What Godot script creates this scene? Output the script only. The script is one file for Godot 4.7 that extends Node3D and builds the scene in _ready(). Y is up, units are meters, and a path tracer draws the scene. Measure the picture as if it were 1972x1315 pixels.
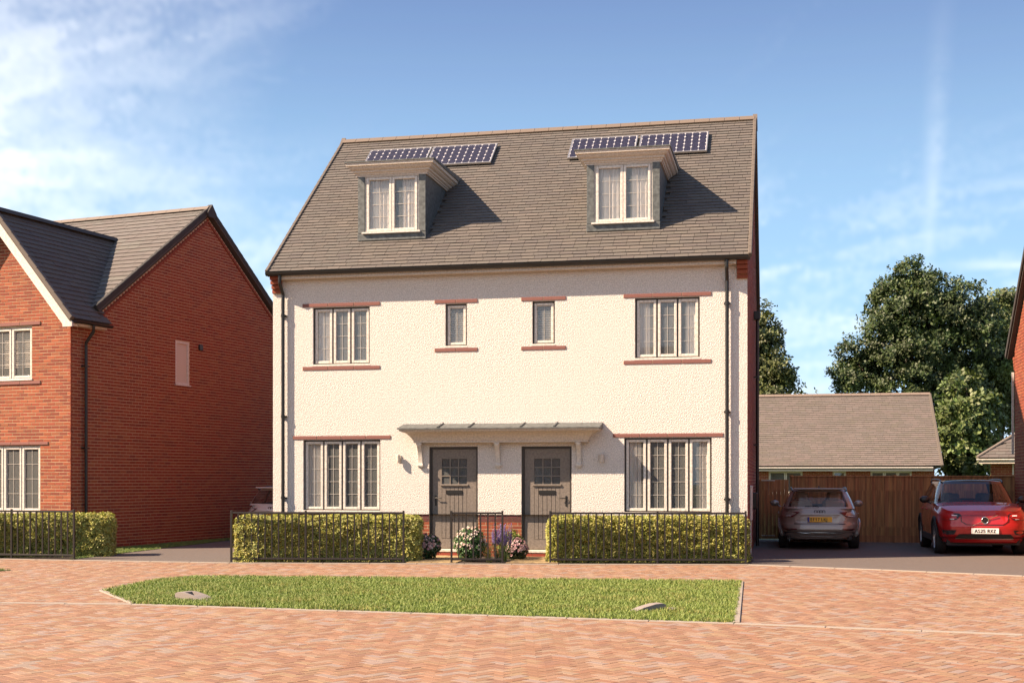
extends Node3D
# A rendered pair of semi-detached houses on a block-paved street. World: camera at the origin's eye height looking along -z.

const EYE := 1.6
const HOUSE_TURN := 12.0      # degrees: the pair's front wall, driveway, cars and far buildings
const NEIGHBOUR_TURN := 22.0  # degrees: the brick house

var rng := RandomNumberGenerator.new()
var m := {}
var tex := {}
var taken := {}

func _ready() -> void:
	rng.seed = 20
	camera_and_light()
	make_textures()
	make_materials()
	ground()
	main_house()
	neighbour_house()
	far_buildings()
	houses_opposite()
	street_things()
	cars()
	gardens()
	trees()

func camera_and_light() -> void:
	var cam := Camera3D.new()
	cam.name = "camera"
	cam.projection = Camera3D.PROJECTION_FRUSTUM
	cam.near = 0.1
	cam.far = 1500.0
	cam.size = 0.1 * 1315.0 / 2450.0
	cam.frustum_offset = Vector2(0, 0.1 * 264.5 / 2450.0)
	cam.position = Vector3(0, EYE, 0)
	add_child(cam)
	cam.current = true
	var env := Environment.new()
	env.background_mode = Environment.BG_SKY
	env.tonemap_mode = Environment.TONE_MAPPER_LINEAR
	env.tonemap_exposure = 3.15
	env.sdfgi_enabled = true
	env.ssao_enabled = true
	env.ssil_enabled = true
	var sky := Sky.new()
	var pan := PanoramaSkyMaterial.new()
	pan.panorama = sky_picture()
	pan.energy_multiplier = 1.0
	sky.sky_material = pan
	env.sky = sky
	env.background_energy_multiplier = 0.53
	var we := WorldEnvironment.new()
	we.name = "world_environment"
	we.environment = env
	add_child(we)
	var sun := DirectionalLight3D.new()
	sun.name = "sun"
	sun.light_energy = 1.45
	sun.light_color = Color(1.0, 0.89, 0.775)
	sun.light_angular_distance = 0.6
	sun.shadow_enabled = true
	sun.basis = Basis.looking_at(Vector3(1.92, -1.70, -0.50).normalized())
	add_child(sun)

func sky_picture() -> ImageTexture:
	# air and cirrus, computed for every direction; rows run from the zenith down to the horizon
	var w := 2048
	var h := 1024
	var n1 := FastNoiseLite.new()
	n1.seed = 4; n1.noise_type = FastNoiseLite.TYPE_SIMPLEX_SMOOTH; n1.frequency = 1.1
	n1.fractal_octaves = 3; n1.domain_warp_enabled = true; n1.domain_warp_amplitude = 0.6; n1.domain_warp_frequency = 0.9
	var n2 := FastNoiseLite.new()
	n2.seed = 9; n2.noise_type = FastNoiseLite.TYPE_SIMPLEX_SMOOTH; n2.frequency = 3.2
	n2.fractal_octaves = 5; n2.fractal_gain = 0.55; n2.domain_warp_enabled = true; n2.domain_warp_amplitude = 0.35; n2.domain_warp_frequency = 1.5
	var img := Image.create(w, h, false, Image.FORMAT_RGB8)
	var low := Color(0.665, 0.785, 0.885).srgb_to_linear()
	var mid := Color(0.56, 0.70, 0.82).srgb_to_linear()
	var top := Color(0.37, 0.46, 0.63).srgb_to_linear()
	var data := PackedByteArray()
	data.resize(w * h * 3)
	for y in h:
		var el := (0.5 - (y + 0.5) / h) * PI
		if el < 0.0:
			var g := low.linear_to_srgb()
			for x in w:
				var k := (y * w + x) * 3
				data[k] = int(g.r * 255); data[k + 1] = int(g.g * 255); data[k + 2] = int(g.b * 255)
			continue
		var s := sin(el)
		var c := low.lerp(mid, smoothstep(0.0, 0.2, s)).lerp(top, smoothstep(0.13, 0.42, s))
		var ce := cos(el)
		for x in w:
			var a := (x + 0.5) / w * TAU
			var d := Vector3(sin(a) * ce, s, -cos(a) * ce)   # the first column looks along -z
			# the wind draws the cirrus out along one diagonal
			var q := Vector3(d.x * 1.0 + d.y * 1.3, d.y * 4.2 - d.x * 1.4, d.z * 1.3)
			var big := n1.get_noise_3dv(q * 0.9)
			var fine := n2.get_noise_3dv(q)
			# cloud cover thickens smoothly towards the sun's side of the sky
			var side := 0.5 + 0.5 * (d.z * 0.305 - d.x * 0.953)
			var amount := clampf(smoothstep(0.37, 0.62, side) * 1.3 + big * 0.4 - 0.12, 0.0, 1.0) * clampf(1.3 - s * 1.5, 0.3, 1.0)
			var cover := clampf((fine * 0.75 + 0.5) * amount * 1.25, 0.0, 0.96)
			cover = maxf(cover, clampf((fine + 0.1) * 1.0, 0.0, 0.55) * smoothstep(0.28, 0.1, s))
			if d.z < -0.3:
				# two old vapour trails, one climbing, one level
				var tx := d.x / -d.z
				var ty := d.y / -d.z
				var t1 := absf(tx - 0.327 - (ty - 0.17) * 0.06 - fine * 0.004) / (0.006 + ty * 0.02)
				cover = maxf(cover, maxf(0.0, 1.0 - t1) * 0.3 * smoothstep(0.12, 0.17, ty) * smoothstep(0.42, 0.2, ty) * (0.7 + fine))
				var t2 := absf(ty - 0.168 - (tx - 0.4) * 0.01 + fine * 0.002) / 0.0045
				cover = maxf(cover, maxf(0.0, 1.0 - t2) * 0.45 * smoothstep(0.33, 0.38, tx) * smoothstep(0.75, 0.5, tx))
			var p := c.lerp(Color(0.86, 0.875, 0.89), cover).linear_to_srgb()
			var k := (y * w + x) * 3
			data[k] = int(p.r * 255); data[k + 1] = int(p.g * 255); data[k + 2] = int(p.b * 255)
	img = Image.create_from_data(w, h, false, Image.FORMAT_RGB8, data)
	return ImageTexture.create_from_image(img)

# ---------------------------------------------------------------- textures and materials
func noise_tex(key: String, freq: float, lo: float, hi: float, size := 256, kind := 0, octaves := 4, sx := 1, contrast := 1.0) -> void:
	var n := FastNoiseLite.new()
	n.seed = hash(key) % 1000
	n.noise_type = FastNoiseLite.TYPE_SIMPLEX_SMOOTH if kind == 0 else FastNoiseLite.TYPE_CELLULAR
	n.frequency = freq
	n.fractal_octaves = octaves
	var im := n.get_seamless_image(size / maxi(sx, 1), size / maxi(-sx, 1))
	if sx != 1:
		im.resize(size, size, Image.INTERPOLATE_CUBIC)
	im.convert(Image.FORMAT_L8)
	var d := im.get_data()
	for i in d.size():
		var v := clampf((d[i] / 255.0 - 0.5) * contrast + 0.5, 0.0, 1.0)
		d[i] = int(255.0 * (lo + (hi - lo) * v))
	tex[key] = ImageTexture.create_from_image(Image.create_from_data(size, size, false, Image.FORMAT_L8, d))

func make_textures() -> void:
	noise_tex("grain", 0.09, 0.72, 1.0, 256, 0, 4)
	noise_tex("mottle", 0.012, 0.66, 1.0, 512, 0, 6, 1, 1.5)
	noise_tex("streak", 0.03, 0.6, 1.0, 512, 0, 4, 8, 1.4)
	noise_tex("upright", 0.03, 0.68, 1.0, 512, 0, 4, -32, 1.5)
	noise_tex("harl", 0.055, 0.0, 1.0, 512, 0, 2, 1, 2.0)
	noise_tex("bump", 0.12, 0.0, 1.0, 256, 0, 3)
	noise_tex("stone", 0.25, 0.62, 1.0, 512, 0, 3, 1, 1.6)

func mat(key: String, c: Color, rough := 0.8, t := "", scale := 1.0, metal := 0.0, vc := false) -> StandardMaterial3D:
	var s := StandardMaterial3D.new()
	s.resource_name = key
	s.albedo_color = c.linear_to_srgb()
	s.roughness = rough
	s.metallic = metal
	if vc:
		s.vertex_color_use_as_albedo = true
	if t != "":
		s.albedo_texture = tex[t]
		s.uv1_triplanar = true
		s.uv1_world_triplanar = true
		s.uv1_scale = Vector3.ONE * scale
	m[key] = s
	return s

func relief(s: StandardMaterial3D, t: String, cm: float) -> void:
	s.heightmap_enabled = true
	s.heightmap_texture = tex[t]
	s.heightmap_scale = cm

func pane_mat(key: String, alpha: float, c := Color(1, 1, 1)) -> void:
	var s := StandardMaterial3D.new()
	s.resource_name = key
	s.transparency = BaseMaterial3D.TRANSPARENCY_ALPHA
	s.albedo_color = Color(c.r, c.g, c.b, alpha)
	s.roughness = 0.02
	s.metallic_specular = 0.6
	m[key] = s

func make_materials() -> void:
	var s := mat("harling", Color(0.85, 0.795, 0.735), 0.95, "mottle", 0.55)
	s.albedo_texture = tex["harl_color"] if tex.has("harl_color") else tex["grain"]
	s.uv1_scale = Vector3.ONE * 1.3
	relief(s, "harl", 0.7)
	mat("white", Color(0.80, 0.745, 0.67), 0.42, "grain", 0.7)
	mat("trim", Color(0.72, 0.63, 0.53), 0.5, "grain", 0.9)
	mat("dark_frame", Color(0.035, 0.03, 0.027), 0.45)
	mat("black_plastic", Color(0.012, 0.012, 0.012), 0.38)
	mat("railing", Color(0.03, 0.026, 0.024), 0.42, "grain", 2.0)
	mat("lead", Color(0.125, 0.138, 0.136), 0.55, "mottle", 1.4)
	mat("tile", Color(1, 1, 1), 0.85, "grain", 2.3, 0.0, true)
	mat("brick", Color(1, 1, 1), 0.9, "stone", 2.2, 0.0, true)
	mat("mortar", Color(0.66, 0.50, 0.31), 0.95, "grain", 3.0)
	mat("far_brick", Color(0.33, 0.10, 0.055), 0.9, "stone", 2.2)
	mat("far_tile", Color(0.14, 0.12, 0.105), 0.85, "mottle", 1.0)
	mat("lintel", Color(0.32, 0.135, 0.112), 0.85, "stone", 2.6)
	mat("door", Color(0.235, 0.2, 0.17), 0.45, "grain", 0.8)
	mat("felt", Color(0.07, 0.06, 0.052), 0.9)
	mat("inside", Color(0.27, 0.225, 0.18), 0.9)
	mat("ceiling", Color(0.3, 0.255, 0.21), 0.9)
	mat("boards", Color(0.22, 0.15, 0.1), 0.5, "streak", 1.0)
	var cu := mat("curtain", Color(0.72, 0.66, 0.6), 0.9, "grain", 3.0)
	cu.backlight_enabled = true
	cu.backlight = Color(0.35, 0.32, 0.29)
	mat("blind", Color(0.55, 0.48, 0.4), 0.6)
	pane_mat("glass", 0.06, Color(0.95, 0.97, 0.96))
	pane_mat("car_glass", 0.13, Color(0.1, 0.1, 0.11))
	mat("came", Color(0.40, 0.375, 0.34), 0.5)
	mat("cell", Color(0.03, 0.024, 0.04), 0.34, "mottle", 2.0)
	mat("cell_back", Color(0.62, 0.6, 0.6), 0.3)
	mat("alu", Color(0.55, 0.53, 0.5), 0.35, "grain", 2.0, 0.7)
	mat("paver", Color(1, 1, 1), 0.85, "stone", 1.9, 0.0, true)
	mat("joint_sand", Color(0.30, 0.175, 0.105), 1.0, "stone", 3.0)
	mat("kerb", Color(0.42, 0.36, 0.30), 0.9, "stone", 1.5)
	var asp := mat("asphalt", Color(0.165, 0.135, 0.118), 0.95, "stone", 1.7)
	relief(asp, "bump", 0.5)
	mat("soil", Color(0.05, 0.032, 0.022), 1.0, "stone", 2.0)
	mat("slab", Color(0.46, 0.33, 0.16), 0.85, "mottle", 1.1)
	mat("concrete", Color(0.36, 0.31, 0.28), 0.9, "stone", 2.4)
	mat("timber", Color(0.145, 0.062, 0.028), 0.8, "streak", 1.1)
	mat("leaf", Color(1, 1, 1), 0.55, "", 1.0, 0.0, true)
	m.leaf.backlight_enabled = true
	m.leaf.backlight = Color(0.5, 0.55, 0.3)
	mat("blade", Color(1, 1, 1), 0.6, "", 1.0, 0.0, true)
	m.blade.backlight_enabled = true
	m.blade.backlight = Color(0.4, 0.5, 0.25)
	mat("petal", Color(1, 1, 1), 0.7, "", 1.0, 0.0, true)
	mat("turf", Color(0.075, 0.11, 0.022), 1.0, "mottle", 0.7)
	mat("bark", Color(0.16, 0.12, 0.085), 0.95, "streak", 1.5)
	mat("chrome", Color(0.75, 0.74, 0.72), 0.12, "", 1.0, 1.0)
	mat("rubber", Color(0.016, 0.015, 0.015), 0.8)
	mat("rim_metal", Color(0.45, 0.44, 0.43), 0.3, "", 1.0, 0.85)
	mat("plastic", Color(0.02, 0.019, 0.019), 0.75)
	mat("seat_fabric", Color(0.74, 0.68, 0.6), 0.8)
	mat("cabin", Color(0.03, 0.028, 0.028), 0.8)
	mat("lamp_red", Color(0.10, 0.006, 0.01), 0.3)
	mat("lamp_clear", Color(0.015, 0.015, 0.018), 0.3)
	mat("lamp_white", Color(0.8, 0.8, 0.8), 0.25)
	mat("plate_yellow", Color(0.78, 0.44, 0.035), 0.4)
	mat("plate_white", Color(0.8, 0.79, 0.75), 0.4)
	mat("plate_blue", Color(0.02, 0.03, 0.25), 0.4)
	mat("ink", Color(0.01, 0.01, 0.01), 0.5)
	for p in [["paint_red", Color(0.40, 0.009, 0.011)], ["paint_grey", Color(0.29, 0.25, 0.22)], ["paint_white", Color(0.66, 0.58, 0.52)], ["paint_black", Color(0.012, 0.012, 0.014)]]:
		var q := mat(p[0], p[1], 0.35, "", 1.0, 0.25)
		q.clearcoat_enabled = true
		q.clearcoat = 1.0
		q.clearcoat_roughness = 0.03

# ---------------------------------------------------------------- mesh building
class MB:
	var p := PackedVector3Array()
	var n := PackedVector3Array()
	func tri(a: Vector3, b: Vector3, c: Vector3, na: Vector3, nb: Vector3, nc: Vector3) -> void:   # counter-clockwise from outside
		p.push_back(a); p.push_back(c); p.push_back(b)
		n.push_back(na); n.push_back(nc); n.push_back(nb)
	func flat(a: Vector3, b: Vector3, c: Vector3) -> void:
		var k := (b - a).cross(c - a).normalized()
		tri(a, b, c, k, k, k)
	func quad(a: Vector3, b: Vector3, c: Vector3, d: Vector3) -> void:
		var k := (c - a).cross(d - b).normalized()
		tri(a, b, c, k, k, k)
		tri(a, c, d, k, k, k)
	func box(c: Vector3, s: Vector3, b := Basis.IDENTITY) -> void:
		var x := b.x * s.x * 0.5
		var y := b.y * s.y * 0.5
		var z := b.z * s.z * 0.5
		quad(c + x - y + z, c + x - y - z, c + x + y - z, c + x + y + z)
		quad(c - x - y - z, c - x - y + z, c - x + y + z, c - x + y - z)
		quad(c - x + y + z, c + x + y + z, c + x + y - z, c - x + y - z)
		quad(c - x - y - z, c + x - y - z, c + x - y + z, c - x - y + z)
		quad(c - x - y + z, c + x - y + z, c + x + y + z, c - x + y + z)
		quad(c + x - y - z, c - x - y - z, c - x + y - z, c + x + y - z)
	func span(a: Vector3, b: Vector3) -> void:   # an axis-aligned box between two corners
		box((a + b) * 0.5, (b - a).abs())
	func bevel(c: Vector3, s: Vector3, r: float, b := Basis.IDENTITY) -> void:
		var h := s * 0.5
		var f := func(i: int, sx: float, sy: float, sz: float) -> Vector3:
			var v := Vector3(sx * (h.x - (0.0 if i == 0 else r)), sy * (h.y - (0.0 if i == 1 else r)), sz * (h.z - (0.0 if i == 2 else r)))
			return c + b * v
		for sg in [-1.0, 1.0]:
			four(f.call(0, sg, -1, 1), f.call(0, sg, -1, -1), f.call(0, sg, 1, -1), f.call(0, sg, 1, 1), b.x * sg)
			four(f.call(1, -1, sg, 1), f.call(1, 1, sg, 1), f.call(1, 1, sg, -1), f.call(1, -1, sg, -1), b.y * sg)
			four(f.call(2, -1, -1, sg), f.call(2, 1, -1, sg), f.call(2, 1, 1, sg), f.call(2, -1, 1, sg), b.z * sg)
			for sh in [-1.0, 1.0]:
				four(f.call(0, sg, sh, -1), f.call(0, sg, sh, 1), f.call(1, sg, sh, 1), f.call(1, sg, sh, -1), b.x * sg + b.y * sh)
				four(f.call(0, sg, -1, sh), f.call(0, sg, 1, sh), f.call(2, sg, 1, sh), f.call(2, sg, -1, sh), b.x * sg + b.z * sh)
				four(f.call(1, -1, sg, sh), f.call(1, 1, sg, sh), f.call(2, 1, sg, sh), f.call(2, -1, sg, sh), b.y * sg + b.z * sh)
				for si in [-1.0, 1.0]:
					three(f.call(0, sg, sh, si), f.call(1, sg, sh, si), f.call(2, sg, sh, si), b * Vector3(sg, sh, si))
	func four(a: Vector3, bb: Vector3, c: Vector3, d: Vector3, out: Vector3) -> void:   # a quad turned so that it faces OUT
		if (c - a).cross(d - bb).dot(out) < 0.0:
			quad(a, d, c, bb)
		else:
			quad(a, bb, c, d)
	func three(a: Vector3, bb: Vector3, c: Vector3, out: Vector3) -> void:
		if (bb - a).cross(c - a).dot(out) < 0.0:
			flat(a, c, bb)
		else:
			flat(a, bb, c)
	func prism(poly: PackedVector2Array, z0: float, z1: float, xf := Transform3D.IDENTITY) -> void:
		var pts := poly
		if Geometry2D.is_polygon_clockwise(pts):
			pts = pts.duplicate()
			pts.reverse()
		var idx := Geometry2D.triangulate_polygon(pts)
		var up := xf.basis.z * signf(z1 - z0)
		for i in range(0, idx.size(), 3):
			var a := pts[idx[i]]
			var b := pts[idx[i + 1]]
			var c := pts[idx[i + 2]]
			three(xf * Vector3(a.x, a.y, z1), xf * Vector3(b.x, b.y, z1), xf * Vector3(c.x, c.y, z1), up)
			three(xf * Vector3(a.x, a.y, z0), xf * Vector3(b.x, b.y, z0), xf * Vector3(c.x, c.y, z0), -up)
		for i in pts.size():
			var a := pts[i]
			var b := pts[(i + 1) % pts.size()]
			four(xf * Vector3(a.x, a.y, z0), xf * Vector3(b.x, b.y, z0), xf * Vector3(b.x, b.y, z1), xf * Vector3(a.x, a.y, z1), xf.basis * Vector3(b.y - a.y, a.x - b.x, 0))
	func tube(path: PackedVector3Array, r: float, k := 8, r1 := -1.0, caps := true) -> void:
		var rows := []
		var side := Vector3.ZERO
		for i in path.size():
			var d := (path[mini(i + 1, path.size() - 1)] - path[maxi(i - 1, 0)]).normalized()
			if i == 0:
				side = d.cross(Vector3.UP if absf(d.y) < 0.9 else Vector3.RIGHT).normalized()
			side = (side - d * side.dot(d)).normalized()
			var up := side.cross(d)
			var rr := r if r1 < 0.0 else lerpf(r, r1, float(i) / (path.size() - 1))
			var row := PackedVector3Array()
			for j in k + 1:
				var a := TAU * j / k
				row.push_back(path[i] + (side * cos(a) + up * sin(a)) * rr)
			rows.push_back(row)
		grid(rows, path[0], true)
		if caps:
			for e in [0, path.size() - 1]:
				var row: PackedVector3Array = rows[e]
				var out: Vector3 = path[e] - path[1 if e == 0 else e - 1]
				for j in k:
					three(path[e], row[j], row[j + 1], out)
	func lathe(prof: PackedVector2Array, k := 16, xf := Transform3D.IDENTITY) -> void:   # (radius, height) round local y
		var rows := []
		for q in prof:
			var row := PackedVector3Array()
			for j in k + 1:
				var a := TAU * j / k
				row.push_back(xf * Vector3(cos(a) * q.x, q.y, -sin(a) * q.x))
			rows.push_back(row)
		grid(rows, xf * Vector3(0, (prof[0].y + prof[prof.size() - 1].y) * 0.5, 0), true)
	func grid(rows: Array, inside: Vector3, smooth := true, skip = null) -> void:
		# a sheet of rows of points; normals point away from INSIDE on the whole
		var nr := rows.size()
		var nc: int = rows[0].size()
		var nn := []
		var sum := 0.0
		for i in nr:
			var r := PackedVector3Array()
			for j in nc:
				var u: Vector3 = rows[mini(i + 1, nr - 1)][j] - rows[maxi(i - 1, 0)][j]
				var wrap: bool = rows[i][0].is_equal_approx(rows[i][nc - 1]) and nc > 2
				var ja := j - 1 if j > 0 else (nc - 2 if wrap else 0)
				var jb := j + 1 if j < nc - 1 else (1 if wrap else nc - 1)
				var v: Vector3 = rows[i][jb] - rows[i][ja]
				var k := u.cross(v).normalized()
				sum += k.dot((rows[i][j] - inside).normalized())
				r.push_back(k)
			nn.push_back(r)
		var sg := 1.0 if sum >= 0.0 else -1.0
		for i in nr - 1:
			for j in nc - 1:
				if skip != null and skip.call(i, j):
					continue
				var a: Vector3 = rows[i][j]
				var b: Vector3 = rows[i + 1][j]
				var c: Vector3 = rows[i + 1][j + 1]
				var d: Vector3 = rows[i][j + 1]
				if smooth:
					var fa: Vector3 = nn[i][j] * sg
					var fb: Vector3 = nn[i + 1][j] * sg
					var fc: Vector3 = nn[i + 1][j + 1] * sg
					var fd: Vector3 = nn[i][j + 1] * sg
					if sg > 0.0:
						tri(a, b, c, fa, fb, fc)
						tri(a, c, d, fa, fc, fd)
					else:
						tri(a, c, b, fa, fc, fb)
						tri(a, d, c, fa, fd, fc)
				elif sg > 0.0:
					quad(a, b, c, d)
				else:
					quad(a, d, c, b)
	func add(o: MB, xf := Transform3D.IDENTITY) -> void:
		for i in o.p.size():
			p.push_back(xf * o.p[i])
			n.push_back((xf.basis * o.n[i]).normalized())
	func mesh(material: Material, color = null) -> ArrayMesh:
		var arr := []
		arr.resize(Mesh.ARRAY_MAX)
		arr[Mesh.ARRAY_VERTEX] = p
		arr[Mesh.ARRAY_NORMAL] = n
		if color != null:
			var c := PackedColorArray()
			c.resize(p.size())
			c.fill(color)
			arr[Mesh.ARRAY_COLOR] = c
		var am := ArrayMesh.new()
		am.add_surface_from_arrays(Mesh.PRIMITIVE_TRIANGLES, arr)
		am.surface_set_material(0, material)
		return am

# ---------------------------------------------------------------- scene tree
func numbered(called: String) -> String:
	if not taken.has(called):
		taken[called] = 0
		return called
	taken[called] += 1
	return "%s_%03d" % [called, taken[called]]

func tag(o: Node3D, label: String, category: String, group := "") -> void:
	o.set_meta("label", label)
	o.set_meta("category", category)
	if group != "":
		o.set_meta("group", group)

func thing(called: String, label: String, category: String, at := Vector3.ZERO, turn := 0.0, group := "") -> Node3D:
	var o := Node3D.new()
	o.name = numbered(called)
	add_child(o)
	o.position = at
	o.rotation.y = turn
	tag(o, label, category, group)
	return o

func part(mb: MB, called: String, material, parent: Node, color = null) -> MeshInstance3D:
	var o := MeshInstance3D.new()
	o.mesh = mb.mesh(m[material] if material is String else material, color)
	o.name = called if parent != self else numbered(called)
	parent.add_child(o, true)
	return o

func structure(mb: MB, called: String, material) -> MeshInstance3D:
	var o := part(mb, called, material, self)
	o.set_meta("kind", "structure")
	return o

func bx(c: Vector3, s: Vector3, r := 0.0) -> MB:
	var b := MB.new()
	if r > 0.0:
		b.bevel(c, s, r)
	else:
		b.box(c, s)
	return b

func in_frame(p: Vector3) -> bool:
	if p.z > -1.0:
		return false
	var x := p.x / -p.z * 2450.0
	var y := (p.y - EYE) / -p.z * 2450.0
	return absf(x) < 975.0 and y < 915.0 and y > -388.0

# alike pieces: the CAP that show largest become parts of their own, the rest one part
func pieces(parent: Node3D, called: String, shape: MB, material: String, xfs: Array, ids: PackedInt32Array, palette: Array, cap := 300, ok = null) -> void:
	var g := parent.global_transform
	var order := []
	for i in xfs.size():
		var q: Vector3 = g * (xfs[i] as Transform3D).origin
		if in_frame(q) and (ok == null or ok.call(q, xfs[i])):
			order.push_back([q.distance_squared_to(Vector3(0, EYE, 0)), i])
	order.sort_custom(func(a, b): return a[0] < b[0])
	var single := {}
	for k in mini(cap, order.size()):
		single[order[k][1]] = true
	var variants := {}
	var rest := []
	for i in xfs.size():
		if single.has(i):
			var c := ids[i]
			if not variants.has(c):
				variants[c] = shape.mesh(m[material], palette[c])
			var o := MeshInstance3D.new()
			o.mesh = variants[c]
			o.transform = xfs[i]
			o.name = called
			parent.add_child(o, true)
		else:
			rest.push_back(i)
	if rest.is_empty():
		return
	copies(parent, called + "_field", shape.mesh(m[material], Color(1, 1, 1)), rest.map(func(i): return xfs[i]), rest.map(func(i): return palette[ids[i]]))

func copies(parent: Node, called: String, mesh: Mesh, xfs: Array, cols: Array, stuff := true) -> MultiMeshInstance3D:
	var mm := MultiMesh.new()
	mm.transform_format = MultiMesh.TRANSFORM_3D
	mm.use_colors = true
	mm.mesh = mesh
	mm.instance_count = xfs.size()
	for i in xfs.size():
		mm.set_instance_transform(i, xfs[i])
		mm.set_instance_color(i, cols[i])
	var o := MultiMeshInstance3D.new()
	o.multimesh = mm
	o.name = called if parent != self else numbered(called)
	parent.add_child(o, true)
	if stuff:
		o.set_meta("kind", "stuff")
	return o

func shades(base: Color, n: int, spread: float, hue := 0.06) -> Array:
	var a := []
	for i in n:
		var k := 1.0 + rng.randf_range(-spread, spread)
		a.push_back(Color(base.r * k * (1 + rng.randf_range(-hue, hue)), base.g * k * (1 + rng.randf_range(-hue, hue)), base.b * k * (1 + rng.randf_range(-hue, hue))))
	return a

# ---------------------------------------------------------------- ground (plan points are (x, distance from the camera))
func plan(poly: Array) -> PackedVector2Array:
	var a := PackedVector2Array()
	for q in poly:
		a.push_back(Vector2(q[0], q[1]))
	return a

const LAY := Transform3D(Basis(Vector3(1, 0, 0), Vector3(0, 0, -1), Vector3(0, 1, 0)), Vector3.ZERO)   # plan (x, d) and height

func sheet(poly: PackedVector2Array, y0: float, y1: float) -> MB:
	var b := MB.new()
	b.prism(poly, y0, y1, LAY)
	return b

func strip(mb: MB, line: PackedVector2Array, w: float, y0: float, y1: float, unit := 0.9) -> void:
	# edging stones laid end to end along a line
	for i in line.size() - 1:
		var a := line[i]
		var b := line[i + 1]
		var k := maxi(1, int(round(a.distance_to(b) / unit)))
		var d := (b - a).normalized()
		for j in k:
			var p := a.lerp(b, float(j) / k)
			var q := a.lerp(b, float(j + 1) / k)
			var c := (p + q) * 0.5
			mb.bevel(Vector3(c.x, (y0 + y1) * 0.5, -c.y), Vector3(p.distance_to(q) - 0.006, y1 - y0, w), 0.006, Basis(Vector3(d.x, 0, -d.y), Vector3.UP, Vector3(d.y, 0, d.x)))

var edge := plan([[-17, 27.0], [-10.18, 25.29], [-5.35, 24.12], [0, 23.76], [4.38, 23.61], [6.49, 22.27], [8.39, 20.85], [13, 17.2], [22, 10.0]])
var island := plan([[-5.86, 18.15], [-4.83, 16.2], [2.46, 14.05], [3.56, 19.75], [-0.01, 20.2], [-5.2, 20.75], [-5.62, 19.9]])
var verge_bit := plan([[-12, 23.3], [-8.75, 22.2], [-9.6, 21.2], [-13, 22.0]])

func ground() -> void:
	var far := MB.new()
	far.box(Vector3(0, -0.21, -150), Vector3(900, 0.3, 900))
	structure(far, "ground", "turf")
	var road_poly := edge.duplicate()
	road_poly.append_array(plan([[22, -14], [-20, -14], [-20, 27.5]]))
	var road := structure(sheet(road_poly, -0.08, -0.005), "road", "joint_sand")
	lay_pavers(road)
	var mb := MB.new()
	strip(mb, edge, 0.1, -0.04, 0.014)
	structure(mb, "kerb", "kerb")
	mb = MB.new()
	strip(mb, plan([[-12.5, 17.05], [-6.6, 16.4], [-4.83, 16.2], [2.46, 14.05], [5.24, 13.02], [11, 10.9]]), 0.1, -0.04, 0.01)
	structure(mb, "kerb", "kerb")
	mb = MB.new()
	strip(mb, plan([[-4.85, 16.29], [-5.86, 18.15], [-5.62, 19.9], [-5.2, 20.75], [-0.01, 20.2], [3.56, 19.75], [2.5, 14.15]]), 0.08, -0.04, 0.016)
	structure(mb, "kerb", "kerb")
	structure(sheet(island, -0.05, 0.008), "lawn", "turf")
	structure(sheet(verge_bit, -0.05, 0.008), "lawn", "turf")
	structure(sheet(plan([[-8.7, 24.97], [-5.3, 24.15], [-5.0, 26.9], [-3.1, 36.1], [-1.5, 46], [-5.2, 46]]), -0.05, 0.008), "driveway", "asphalt")
	structure(sheet(plan([[4.44, 23.62], [6.53, 22.31], [8.43, 20.89], [13.04, 17.24], [22.04, 10.04], [28, 27], [6.3, 33.4]]), -0.05, 0.008), "driveway", "asphalt")
	structure(sheet(plan([[-5.3, 24.17], [0, 23.81], [4.44, 23.66], [4.75, 24.93], [-5.05, 26.96]]), -0.05, 0.012), "garden_bed", "soil")
	structure(sheet(plan([[-17, 27.05], [-10.18, 25.34], [-8.72, 25.0], [-9.3, 28.2], [-16, 30.6]]), -0.05, 0.012), "garden_bed", "soil")
	structure(sheet(plan([[-8.72, 25.0], [-7.32, 32.9], [-5.4, 44], [-6.0, 44], [-9.3, 28.2]]), -0.05, 0.018), "lawn", "turf")
	grass("grass", "mown green grass on the kerbed island in the paving", island, 0.042, 30000, Color(0.19, 0.25, 0.05))
	grass("grass", "small patch of green grass on another kerbed bed in the paving", verge_bit, 0.042, 1800, Color(0.19, 0.25, 0.05))
	grass("grass", "narrow strip of green grass along the brick gable wall", plan([[-8.68, 25.1], [-7.32, 32.9], [-6.6, 37.5], [-7.0, 36], [-9.3, 28.4]]), 0.05, 2600, Color(0.15, 0.215, 0.04))
	path_slabs([[-2.0, 23.93], [-1.05, 23.9], [-0.75, 26.02], [-1.75, 26.26]])
	path_slabs([[-0.12, 23.86], [0.86, 23.82], [1.27, 25.6], [0.22, 25.82]])

func path_slabs(c: Array) -> void:
	var base := MB.new()
	base.prism(plan(c), -0.02, 0.018, LAY)
	var p := structure(base, "path", "joint_sand")
	for i in 2:
		for j in 4:
			var f := func(s: float, t: float) -> Vector2:
				return plan([c[0]])[0].lerp(plan([c[1]])[0], s).lerp(plan([c[3]])[0].lerp(plan([c[2]])[0], s), t)
			var g := 0.006
			var poly := PackedVector2Array([f.call(i * 0.5 + g, j * 0.25 + g), f.call(i * 0.5 + 0.5 - g, j * 0.25 + g), f.call(i * 0.5 + 0.5 - g, j * 0.25 + 0.25 - g), f.call(i * 0.5 + g, j * 0.25 + 0.25 - g)])
			part(sheet(poly, 0.01, 0.03), "paving_slab", "slab", p)

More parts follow.
